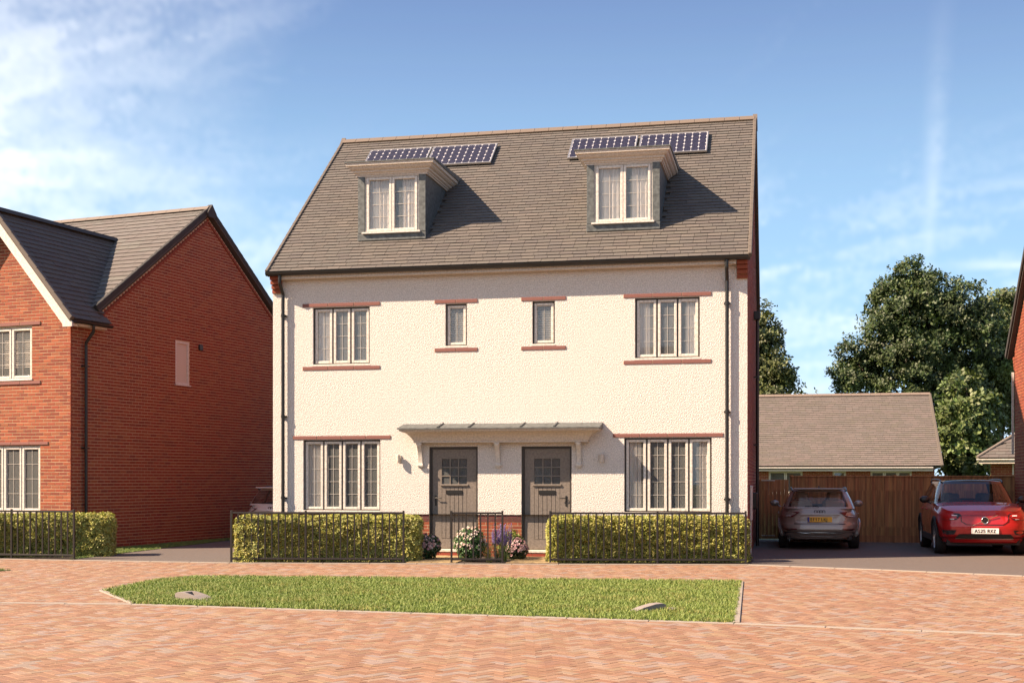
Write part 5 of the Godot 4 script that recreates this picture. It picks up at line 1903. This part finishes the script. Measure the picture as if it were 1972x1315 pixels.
func estate_spec(paint: String) -> Dictionary:
	return {"len": 4.72, "w": 0.915, "sill": 0.24, "p": 5.0, "crown": 0.04, "wheel": 0.325, "wf": 1.42, "wr": -1.38, "lip": 0.02, "lip_mat": paint, "paint": paint, "roof_paint": paint, "mirror_mat": paint, "mirror_y": 0.99, "rail_dark": true,
		"belt": [[-2.36, 0.93], [-1.2, 0.95], [0.9, 0.92], [1.6, 0.83], [2.36, 0.66]], "wp": [[0.0, 0.88], [0.15, 0.96], [0.45, 1.0], [0.7, 0.99], [1.0, 0.90]], "front": [[0.0, 0.14], [0.35, 0.0], [0.7, 0.03], [1.0, 0.14]], "rear": [[0.0, 0.13], [0.3, 0.0], [0.45, 0.02], [0.55, 0.06], [0.8, 0.07], [1.0, 0.15]],
		"cowl": 1.05, "roof_front": 0.35, "roof_rear": -1.86, "tail": -2.2, "roof": 1.365, "roof_w": 0.62, "dpillar": 0.16, "pillars": [-0.05, -1.0], "seats": [0.2, -0.75], "seat_mat": "seat_fabric"}

func estate_tail(o: Node3D, s: Dictionary) -> void:
	var lamp := [[0.43, 0.845], [0.83, 0.865], [0.845, 0.735], [0.60, 0.735], [0.50, 0.80]]
	for q in [lamp, mirrored(lamp)]:
		var l := part(patch(s, q, -1.0, 0.024, 0.04), "tail_lamp", "lamp_red", o)
		var sx := signf(q[0][0])
		part(patch(s, [[sx * 0.63, 0.765], [sx * 0.73, 0.765], [sx * 0.73, 0.752], [sx * 0.63, 0.752]], -1.0, 0.03, 0.01), "light_strip", "lamp_white", l)
	part(patch(s, [[-0.58, 0.725], [-0.42, 0.79], [0.42, 0.79], [0.58, 0.725], [0.52, 0.60], [-0.52, 0.60]], -1.0, 0.006, 0.012), "tailgate_panel", s.paint, o)
	part(patch(s, [[-0.56, 0.592], [0.56, 0.592], [0.56, 0.575], [-0.56, 0.575]], -1.0, 0.006, 0.02), "tailgate_gap", "black_plastic", o)
	plate(o, s, -1.0, 0.68, "EF17 LKJ", "plate_yellow", true)
	var em := MB.new()
	for k in 4:
		em.add(ring(Vector3(-0.084 + 0.056 * k, 0.85, end_z(s, 0, 0.85, -1.0) - 0.012), 0.036, 0.006, -1.0))
	part(em, "emblem", "ink", o)
	part(patch(s, [[-0.76, 0.46], [0.76, 0.46], [0.72, 0.43], [-0.72, 0.43]], -1.0, 0.02, 0.03), "bumper_trim", "black_plastic", o)
	for sx in [-1.0, 1.0]:
		part(patch(s, [[sx * 0.5, 0.475], [sx * 0.78, 0.475], [sx * 0.76, 0.45], [sx * 0.5, 0.45]], -1.0, 0.028, 0.03), "reflector", "lamp_red", o)
	part(patch(s, [[-0.78, 0.40], [0.78, 0.40], [0.74, 0.25], [-0.74, 0.25]], -1.0, 0.026, 0.05), "diffuser", "black_plastic", o)
	part(patch(s, [[-0.5, 0.395], [0.5, 0.395], [0.55, 0.375], [-0.55, 0.375]], -1.0, 0.034, 0.02), "chrome_strip", "chrome", o)
	part(patch(s, [[-0.45, 0.325], [0.45, 0.325], [0.42, 0.29], [-0.42, 0.29]], -1.0, 0.036, 0.02), "skid_plate", "alu", o)
	# spoiler, wiper, fin
	var sp := MB.new()
	sp.bevel(Vector3(0, s.roof - 0.005, s.roof_rear - 0.08), Vector3(1.16, 0.035, 0.22), 0.012, Basis(Vector3(1, 0, 0), 0.06))
	part(sp, "spoiler", s.paint, o)
	var wp := MB.new()
	wp.tube(PackedVector3Array([Vector3(0.02, 0.955, -2.225), Vector3(0.05, 0.985, -2.22), Vector3(0.32, 0.975, -2.215)]), 0.012, 6)
	part(wp, "rear_wiper", "black_plastic", o)
	var fin := MB.new()
	fin.prism(PackedVector2Array([Vector2(0, 0), Vector2(0.14, 0), Vector2(0.11, 0.06), Vector2(0.09, 0.06)]), -0.015, 0.015, Transform3D(Basis(Vector3(0, 0, -1), Vector3(0, 1, 0), Vector3(1, 0, 0)), Vector3(0, s.roof + 0.01, -1.5)))
	part(fin, "aerial_fin", "black_plastic", o)

func cars() -> void:
	var s := estate_spec("paint_grey")
	var o := thing("parked_car", "taupe grey estate car seen from behind, parked facing the timber fence", "car", Vector3(7.38, 0.008, -30.75), PI - deg_to_rad(12.0), "cars parked on the drives")
	car_body(o, s)
	estate_tail(o, s)
	s = estate_spec("paint_white")
	o = thing("parked_car", "off-white estate car half hidden behind the white house, beside the brick gable wall", "car", Vector3(-5.5, 0.008, -34.3), PI - deg_to_rad(14.0), "cars parked on the drives")
	car_body(o, s)
	estate_tail(o, s)
	# the tall red car, nose to the street
	s = {"len": 4.42, "w": 0.93, "sill": 0.26, "p": 5.5, "crown": 0.05, "wheel": 0.36, "wf": 1.36, "wr": -1.32, "lip": 0.06, "lip_mat": "plastic", "paint": "paint_red", "roof_paint": "paint_black", "mirror_mat": "black_plastic", "mirror_y": 1.14, "rail_dark": true,
		"belt": [[-2.2, 1.10], [-0.8, 1.08], [0.85, 1.06], [1.5, 1.01], [2.21, 0.90]], "wp": [[0.0, 0.93], [0.2, 0.98], [0.5, 1.0], [0.8, 0.985], [1.0, 0.91]], "front": [[0.0, 0.16], [0.3, 0.01], [0.5, 0.0], [0.8, 0.03], [1.0, 0.11]], "rear": [[0.0, 0.14], [0.35, 0.0], [0.6, 0.03], [1.0, 0.15]],
		"cowl": 1.0, "roof_front": 0.42, "roof_rear": -1.7, "tail": -2.03, "roof": 1.56, "roof_w": 0.66, "dpillar": 0.3, "pillars": [0.0, -0.95], "seats": [0.2, -0.7], "seat_mat": "cabin"}
	o = thing("parked_car", "bright red tall car with black roof, parked nose to the street", "car", Vector3(10.22, 0.008, -28.38), -deg_to_rad(12.0), "cars parked on the drives")
	car_body(o, s)
	var lamp := [[0.46, 0.845], [0.50, 0.875], [0.85, 0.885], [0.87, 0.80], [0.80, 0.735], [0.56, 0.745]]
	for q in [lamp, mirrored(lamp)]:
		var sx := signf(q[0][0])
		var l := part(patch(s, q, 1.0, 0.018, 0.03), "headlight", "lamp_clear", o)
		part(patch(s, [[sx * 0.54, 0.838], [sx * 0.64, 0.842], [sx * 0.64, 0.826], [sx * 0.54, 0.822]], 1.0, 0.026, 0.01), "running_light", "lamp_white", l)
		part(patch(s, [[sx * 0.60, 0.765], [sx * 0.68, 0.765], [sx * 0.68, 0.752], [sx * 0.60, 0.752]], 1.0, 0.026, 0.01), "light_strip", "lamp_white", l)
		part(patch(s, [[sx * 0.56, 0.53], [sx * 0.82, 0.525], [sx * 0.80, 0.46], [sx * 0.74, 0.43], [sx * 0.60, 0.44]], 1.0, 0.016, 0.03), "fog_recess", "plastic", o)
	# blanked grille: a groove round a body-coloured panel
	part(patch(s, [[-0.47, 0.835], [0.47, 0.835], [0.47, 0.71], [0.36, 0.64], [-0.36, 0.64], [-0.47, 0.71]], 1.0, 0.010, 0.02), "grille_groove", "black_plastic", o)
	part(patch(s, [[-0.455, 0.826], [0.455, 0.826], [0.455, 0.715], [0.355, 0.652], [-0.355, 0.652], [-0.455, 0.715]], 1.0, 0.016, 0.02), "grille_panel", "paint_red", o)
	var ez := end_z(s, 0, 0.73, 1.0) + 0.028
	part(ring(Vector3(0, 0.735, ez), 0.068, 0.012, 1.0), "emblem", "chrome", o)
	var em := MB.new()
	em.box(Vector3(0.15, 0.80, ez - 0.004), Vector3(0.2, 0.016, 0.012), Basis(Vector3(0, 0, 1), 0.42))
	em.box(Vector3(-0.15, 0.668, ez - 0.004), Vector3(0.2, 0.012, 0.012), Basis(Vector3(0, 0, 1), 0.42))
	part(em, "emblem_bar", "chrome", o)
	var dk := MB.new()
	dk.lathe(PackedVector2Array([Vector2(0.001, 0.0), Vector2(0.058, 0.0), Vector2(0.058, -0.01)]), 20, Transform3D(Basis(Vector3(1, 0, 0), Vector3(0, 0, 1), Vector3(0, -1, 0)), Vector3(0, 0.735, ez)))
	part(dk, "emblem_disc", "ink", o)
	plate(o, s, 1.0, 0.515, "AS25 RXZ", "plate_white", false)
	part(patch(s, [[-0.5, 0.45], [0.5, 0.45], [0.58, 0.37], [-0.58, 0.37]], 1.0, 0.02, 0.03), "lower_intake", "plastic", o)
	part(patch(s, [[-0.86, 0.37], [0.86, 0.37], [0.82, 0.262], [-0.82, 0.262]], 1.0, 0.03, 0.06), "bumper_cladding", "plastic", o)
	part(patch(s, [[-0.56, 0.362], [0.56, 0.362], [0.58, 0.345], [-0.58, 0.345]], 1.0, 0.022, 0.02), "skid_strip", "alu", o)
	for sd in [-1.0, 1.0]:
		var sk := MB.new()
		sk.bevel(Vector3(sd * (s.w * 0.955), 0.33, 0.02), Vector3(0.05, 0.15, 1.9), 0.015)
		part(sk, "sill_cladding", "plastic", o)
# ---------------------------------------------------------------- hedges, flowers, trees
func sprig(r: RandomNumberGenerator, n: int, l: float, w: float, spread: float) -> MB:
	# a few folded leaves on a twig
	var b := MB.new()
	for k in n:
		var a := TAU * k / n + r.randf() * 1.5
		var up := r.randf_range(0.1, 1.0)
		var d := Vector3(cos(a), up, sin(a)).normalized()
		var s := d.cross(Vector3.UP).normalized()
		s = s.rotated(d, r.randf_range(-0.9, 0.9))
		var nn := s.cross(d)
		var o := Vector3(r.randf_range(-1, 1), r.randf_range(-1, 1), r.randf_range(-1, 1)) * spread
		var t := o + d * l
		var mid := o + d * l * 0.5 - nn * w * 0.15
		b.flat(o, mid + s * w * 0.5 + nn * w * 0.2, t)
		b.flat(o, t, mid - s * w * 0.5 + nn * w * 0.2)
	return b

func hedge(label: String, c: Vector2, dir: float, l: float, w: float, hh: float, count: int, col: Color) -> void:
	var o := thing("hedge", label, "hedge", Vector3(c.x, 0, -c.y), dir, "clipped hedges behind the railings")
	var r := RandomNumberGenerator.new()
	r.seed = hash(label)
	var core := MB.new()
	for k in int(l * 26.0):
		var foot := Vector3(r.randf_range(-0.5, 0.5) * (l - 0.3), 0, r.randf_range(-0.5, 0.5) * (w - 0.3))
		var lean := Vector3(r.randf_range(-0.12, 0.12), hh * r.randf_range(0.7, 0.95), r.randf_range(-0.12, 0.12))
		core.tube(PackedVector3Array([foot, foot + lean * 0.5 + Vector3(r.randf_range(-0.04, 0.04), 0, 0), foot + lean]), 0.008, 5, 0.003, false)
	part(core, "branches", "bark", o)
	var n := FastNoiseLite.new()
	n.frequency = 1.6
	n.seed = r.randi() % 100
	for v in 3:
		var s := sprig(r, 8, 0.046, 0.019, 0.022)
		var xfs := []
		var cols := []
		for i in count / 3:
			# on the box's skin, rounded at its edges, a little in or out
			var p := Vector3(r.randf_range(-1, 1), r.randf_range(0, 1), r.randf_range(-1, 1))
			var f := r.randf()
			var fr := l * hh
			var tp := l * w
			var en := w * hh
			f *= fr * 2.0 + tp + en * 2.0
			if f < fr * 1.6:
				p.z = 1
			elif f < fr * 2.0:
				p.z = -1
			elif f < fr * 2.0 + tp:
				p.y = 1
			else:
				p.x = 1.0 if r.randf() < 0.5 else -1.0
			var q := Vector3(p.x * l * 0.5, p.y * hh, p.z * w * 0.5)
			var rad := 0.13
			var inner := Vector3(clampf(q.x, -l * 0.5 + rad, l * 0.5 - rad), clampf(q.y, 0.0, hh - rad), clampf(q.z, -w * 0.5 + rad, w * 0.5 - rad))
			var out := (q - inner)
			var away := out.normalized() if out.length() > 0.001 else Vector3.UP
			q = inner + away * (rad + n.get_noise_3dv(q * 2.2) * 0.06 + r.randf_range(-0.075, 0.03))
			if i % 3 == 0:   # leaves fill the inside too
				q = Vector3(r.randf_range(-0.5, 0.5) * (l - 0.2), r.randf_range(0.04, hh - 0.08), r.randf_range(-0.5, 0.5) * (w - 0.2))
			if q.y < 0.0:
				continue
			var b := Basis(Vector3.UP, r.randf() * TAU)
			b = Basis(Quaternion(Vector3.UP, (away + Vector3(0, 0.5, 0)).normalized())) * b
			xfs.push_back(Transform3D(b.scaled(Vector3.ONE * r.randf_range(0.7, 1.25)), q))
			var k := r.randf_range(0.65, 1.25)
			cols.push_back(Color(col.r * k * r.randf_range(0.9, 1.2), col.g * k, col.b * k * r.randf_range(0.7, 1.3)))
		copies(o, "leaves", s.mesh(m.leaf, Color(1, 1, 1)), xfs, cols)

func bush(called: String, label: String, category: String, at: Vector3, rad: float, hh: float, leaf: Color, blooms: Array, n_leaf: int, n_bloom: int) -> void:
	var o := thing(called, label, category, at, 0, "flowering plants between the doors")
	var r := RandomNumberGenerator.new()
	r.seed = hash(label)
	var st := MB.new()
	for k in 7:
		var a := TAU * k / 7.0
		st.tube(PackedVector3Array([Vector3(cos(a) * 0.02, 0, sin(a) * 0.02), Vector3(cos(a) * rad * 0.4, hh * 0.45, sin(a) * rad * 0.4), Vector3(cos(a) * rad * 0.6, hh * 0.75, sin(a) * rad * 0.6)]), 0.008, 5, 0.003)
	part(st, "stems", "bark", o)
	var s := sprig(r, 6, 0.06, 0.03, 0.03)
	var xfs := []
	var cols := []
	for i in n_leaf:
		var d := Vector3(r.randfn(), r.randfn() * 0.9, r.randfn()).normalized() * pow(r.randf(), 0.35)
		var q := Vector3(d.x * rad, hh * 0.5 + d.y * hh * 0.5, d.z * rad)
		xfs.push_back(Transform3D(Basis(Quaternion(Vector3.UP, (d + Vector3(0, 0.4, 0.01)).normalized())) * Basis(Vector3.UP, r.randf() * TAU) * Basis.from_scale(Vector3.ONE * r.randf_range(0.7, 1.2)), q))
		var k := r.randf_range(0.6, 1.3)
		cols.push_back(Color(leaf.r * k, leaf.g * k, leaf.b * k))
	copies(o, "leaves", s.mesh(m.leaf, Color(1, 1, 1)), xfs, cols)
	if n_bloom == 0:
		return
	# each bloom is a rosette of petals
	var fl := MB.new()
	for ring_no in 3:
		for k in 6:
			var a := TAU * (k + ring_no * 0.5) / 6.0
			var lift: float = [0.15, 0.6, 1.2][ring_no]
			var d := Vector3(cos(a), lift, sin(a)).normalized()
			var sd := Vector3(-sin(a), 0, cos(a)) * 0.013
			var base := Vector3(0, 0.002 * ring_no, 0)
			fl.quad(base, base + d * 0.018 + sd, base + d * 0.03, base + d * 0.018 - sd)
	xfs = []
	cols = []
	for i in n_bloom:
		var d := Vector3(r.randfn(), absf(r.randfn()) * 0.9 - 0.25, r.randfn() + 0.5).normalized()
		var q := Vector3(d.x * rad, hh * 0.5 + d.y * hh * 0.5, d.z * rad) * 1.0
		xfs.push_back(Transform3D(Basis(Quaternion(Vector3.UP, (d + Vector3(0, 0.15, 0.02)).normalized())) * Basis.from_scale(Vector3.ONE * r.randf_range(0.7, 1.2)), q))
		var c: Color = blooms[r.randi() % blooms.size()]
		cols.push_back(c)
	copies(o, "blossoms", fl.mesh(m.petal, Color(1, 1, 1)), xfs, cols)

func lavender(label: String, at: Vector3) -> void:
	var o := thing("lavender_plant", label, "plant", at, 0, "flowering plants between the doors")
	var r := RandomNumberGenerator.new()
	r.seed = 77
	var leaves := MB.new()
	for k in 130:
		var a := r.randf() * TAU
		var lean := r.randf_range(0.05, 0.5)
		var d := Vector3(cos(a) * lean, 1, sin(a) * lean).normalized()
		var s := Vector3(-sin(a), 0, cos(a)) * 0.005
		var base := Vector3(r.randf_range(-0.1, 0.1), 0, r.randf_range(-0.1, 0.1))
		var l := r.randf_range(0.2, 0.42)
		var mid := base + d * l * 0.6
		var tip := base + d * l + Vector3(cos(a), -0.3, sin(a)) * 0.04
		leaves.quad(base - s, base + s, mid + s * 0.8, mid - s * 0.8)
		leaves.flat(mid - s * 0.8, mid + s * 0.8, tip)
	part(leaves, "leaves", "leaf", o, Color(0.09, 0.13, 0.04))
	for k in 24:
		var a := r.randf() * TAU
		var rr := r.randf_range(0.02, 0.16)
		var base := Vector3(cos(a) * rr, 0.1, sin(a) * rr * 0.7)
		var top := base + Vector3(cos(a) * 0.05, r.randf_range(0.42, 0.62), sin(a) * 0.04)
		var st := MB.new()
		st.tube(PackedVector3Array([base, top]), 0.004, 5)
		var spike := part(st, "flower_spike", "leaf", o, Color(0.11, 0.15, 0.05))
		var fl := MB.new()
		for i in 110:
			var t := r.randf()
			var c := base.lerp(top, lerpf(0.45, 1.03, t))
			var b := r.randf() * TAU
			var d := Vector3(cos(b), r.randf_range(0.2, 0.9), sin(b))
			var rad := 0.034 * (1.15 - t * 0.8)
			var s := Vector3(-sin(b), 0, cos(b)) * 0.01
			fl.quad(c, c + d * rad * 0.6 + s, c + d * rad, c + d * rad * 0.6 - s)
		part(fl, "florets", "petal", spike, Color(0.36, 0.28, 0.58))

func grass_plant(label: String, at: Vector3, l: float, col: Color, n: int) -> void:
	var o := thing("ornamental_grass", label, "plant", at, 0, "flowering plants between the doors")
	var r := RandomNumberGenerator.new()
	r.seed = hash(label)
	var b := MB.new()
	for k in n:
		var a := r.randf() * TAU
		var lean := r.randf_range(0.15, 1.0)
		var s := Vector3(-sin(a), 0, cos(a)) * 0.004
		var prev := Vector3(r.randf_range(-0.03, 0.03), 0, r.randf_range(-0.03, 0.03))
		var ll := l * r.randf_range(0.6, 1.1)
		for i in 4:
			var t := (i + 1) / 4.0
			var q := prev + Vector3(cos(a) * lean * (0.3 + t * 0.7), 1.0 - lean * t * 0.9, sin(a) * lean * (0.3 + t * 0.7)).normalized() * ll * 0.25
			var w0 := s * (1.0 - i * 0.22)
			var w1 := s * (1.0 - (i + 1) * 0.22)
			b.quad(prev - w0, prev + w0, q + w1, q - w1)
			prev = q
	part(b, "leaves", "leaf", o, col)

func gardens() -> void:
	var green := Color(0.33, 0.34, 0.08)
	hedge("clipped yellow-green hedge behind the railing nearer the white car", Vector2(-3.55, 24.68), 0.06, 3.5, 0.72, 0.84, 21000, green)
	hedge("clipped yellow-green hedge behind the railing beside the parking drive", Vector2(2.60, 24.38), 0.04, 3.78, 0.62, 0.84, 21000, green)
	hedge("clipped yellow-green hedge in front of the red brick house", Vector2(-10.33, 26.06), 0.22, 4.1, 0.85, 0.84, 18000, green)
	var white := [Color(0.75, 0.66, 0.58), Color(0.72, 0.55, 0.5), Color(0.78, 0.72, 0.62)]
	var pink := [Color(0.62, 0.42, 0.42), Color(0.7, 0.55, 0.52), Color(0.5, 0.3, 0.33)]
	bush("flowering_bush", "pale pink flowering bush at the end of the hedge, beside the first door", "plant", Vector3(-1.66, 0.01, -25.1), 0.24, 0.5, Color(0.05, 0.10, 0.035), pink, 420, 120)
	bush("flowering_bush", "white rose bush behind the short railing", "plant", Vector3(-0.80, 0.01, -24.5), 0.3, 0.66, Color(0.05, 0.12, 0.03), white, 620, 90)
	bush("flowering_bush", "small dark pink flowering bush next to the lavender, below the brick plinth", "plant", Vector3(0.1, 0.01, -24.9), 0.2, 0.42, Color(0.05, 0.07, 0.03), pink, 360, 130)
	bush("leafy_plant", "light green leafy plant behind the lavender, against the brick plinth", "plant", Vector3(-0.02, 0.01, -25.3), 0.25, 0.55, Color(0.2, 0.24, 0.04), [], 240, 0)
	lavender("purple lavender with tall flower spikes behind the short railing's end post", Vector3(-0.2, 0.01, -24.45))
	grass_plant("arching pale green ornamental grass between the rose bush and the lavender", Vector3(-0.46, 0.01, -24.3), 0.5, Color(0.2, 0.2, 0.06), 90)
	grass_plant("low pale tuft of ornamental grass at the foot of the short railing", Vector3(-0.42, 0.01, -24.05), 0.2, Color(0.25, 0.25, 0.1), 60)

func tree(called: String, label: String, at: Vector3, blobs: Array, leaf: Color, per: float, size: float, trunk_r: float) -> void:
	# BLOBS: crown masses [x, y, z, radius] round the foot of the trunk, in metres
	var o := thing(called, label, "tree", at, 0, "trees beyond the fence")
	var r := RandomNumberGenerator.new()
	r.seed = hash(label)
	var tr := MB.new()
	var top := 0.0
	for q in blobs:
		top = maxf(top, q[1])
	var path := PackedVector3Array()
	for k in 9:
		var t := k / 8.0
		path.push_back(Vector3(sin(t * 4.0) * 0.18, top * t, cos(t * 3.0) * 0.15 - 0.15))
	tr.tube(path, trunk_r, 9, trunk_r * 0.2)
	part(tr, "trunk", "bark", o)
	var limbs := MB.new()
	for q in blobs:
		var c := Vector3(q[0], q[1], q[2])
		var from := path[clampi(int(q[1] / top * 8.0) - 2, 1, 8)]
		var mid := from.lerp(c, 0.5) + Vector3(0, -0.3, 0)
		limbs.tube(PackedVector3Array([from, mid, c]), trunk_r * 0.35, 6, 0.03)
		for k in 5:
			var d: Vector3 = Vector3(r.randfn(), r.randfn() * 0.7 + 0.3, r.randfn()).normalized() * q[3] * 0.85
			limbs.tube(PackedVector3Array([c.lerp(mid, 0.3), c + d * 0.5 + Vector3(0, 0.1, 0), c + d]), trunk_r * 0.14, 5, 0.012)
	part(limbs, "limbs", "bark", o)
	var n := FastNoiseLite.new()
	n.frequency = 0.45
	n.seed = r.randi() % 1000
	for v in 2:
		var s := sprig(r, 9, size, size * 0.62, size * 0.9)
		var xfs := []
		var cols := []
		for q in blobs:
			var c := Vector3(q[0], q[1], q[2])
			var tone := r.randf_range(0.8, 1.2)
			# twiggy clumps make up each mass
			var clumps := int(10 + q[3] * q[3] * 7.0)
			for k in clumps:
				var dir := Vector3(r.randfn(), r.randfn(), r.randfn()).normalized()
				var cc: Vector3 = c + dir * q[3] * pow(r.randf(), 0.45) * (1.0 + n.get_noise_3dv(c + dir * q[3]) * 0.45)
				var cr := r.randf_range(0.28, 0.6) * minf(1.0, q[3] * 0.6 + 0.3)
				var kt := tone * r.randf_range(0.75, 1.25)
				for i in int(per * cr * cr * 6.0):
					var d := Vector3(r.randfn(), r.randfn() * 0.6, r.randfn()) * 0.55 * cr
					var out: Vector3 = (cc + d - c).normalized() + Vector3(0, 0.5, 0.02)
					xfs.push_back(Transform3D(Basis(Quaternion(Vector3.UP, out.normalized())) * Basis(Vector3.UP, r.randf() * TAU) * Basis.from_scale(Vector3.ONE * r.randf_range(0.7, 1.25)), cc + d))
					var g := kt * r.randf_range(0.75, 1.3)
					cols.push_back(Color(leaf.r * g * r.randf_range(0.9, 1.15), leaf.g * g, leaf.b * g))
		copies(o, "crown", s.mesh(m.leaf, Color(1, 1, 1)), xfs, cols)

func trees() -> void:
	tree("broadleaf_tree", "large dark green broadleaf tree towering behind the bungalow roof", Vector3(25.5, 0, -78), BIG, Color(0.048, 0.075, 0.02), 8.0, 0.2, 0.32)
	tree("broadleaf_tree", "lighter green broadleaf tree behind the outbuilding's hipped roof", Vector3(30.6, 0, -80), SIDE, Color(0.078, 0.108, 0.03), 8.0, 0.2, 0.3)
	tree("broadleaf_tree", "broadleaf tree half hidden behind the white house, beside the black pipe", Vector3(14.6, 0, -76), LEFT, Color(0.078, 0.095, 0.024), 8.0, 0.2, 0.28)
	tree("hazel_tree", "large-leaved light green hazel filling the gap between bungalow and outbuilding", Vector3(24.0, 0, -66.5), HAZEL, Color(0.085, 0.12, 0.032), 6.5, 0.26, 0.16)
const BIG := [[-0.92, 13.51, -0.42, 1.66], [-1.65, 12.17, 0.07, 1.75], [-2.61, 11.15, -0.21, 1.53], [0.1, 12.65, 0.17, 1.75], [1.82, 11.85, 0.2, 1.97], [-0.16, 10.58, -0.7, 2.71], [1.69, 9.3, -0.78, 2.55], [-1.5, 8.99, 0.54, 2.23], [-3.41, 8.99, -0.39, 1.11], [-4.3, 8.67, -0.43, 1.27], [-5.0, 7.55, 0.79, 1.02], [-3.09, 7.24, -0.05, 1.59], [-0.54, 7.39, 0.54, 2.23], [1.37, 6.76, -0.04, 2.23], [2.64, 10.58, 0.22, 1.75], [-2.77, 13.12, -0.56, 0.7]]
const SIDE := [[0.75, 12.21, -0.42, 1.37], [0.09, 10.97, 0.07, 1.57], [1.2, 10.48, -0.21, 1.47], [0.42, 9.18, 0.17, 1.8], [-0.59, 8.36, 0.2, 1.63], [0.88, 7.54, -0.7, 1.8], [-0.27, 6.56, -0.78, 1.63], [1.2, 5.58, 0.54, 1.8], [-0.76, 12.44, -0.39, 0.78]]
const LEFT := [[-0.05, 8.8, -0.42, 1.86], [0.97, 8.02, 0.07, 1.3], [0.54, 9.73, -0.21, 1.12], [0.29, 10.91, 0.17, 0.5], [1.65, 7.4, 0.2, 0.74], [-0.83, 10.35, -0.7, 1.86], [-1.76, 8.49, -0.78, 2.17], [0.72, 6.63, 0.54, 1.55], [-1.14, 6.63, -0.39, 2.17]]
const HAZEL := [[-0.14, 5.18, -0.42, 1.14], [-0.55, 3.96, 0.07, 1.3], [0.4, 3.55, -0.21, 1.3], [-0.82, 2.74, 0.17, 1.09], [-0.01, 2.47, 0.2, 1.22], [0.94, 4.91, -0.7, 1.09], [-0.28, 6.54, -0.78, 0.81], [-0.96, 4.91, 0.54, 0.6]]
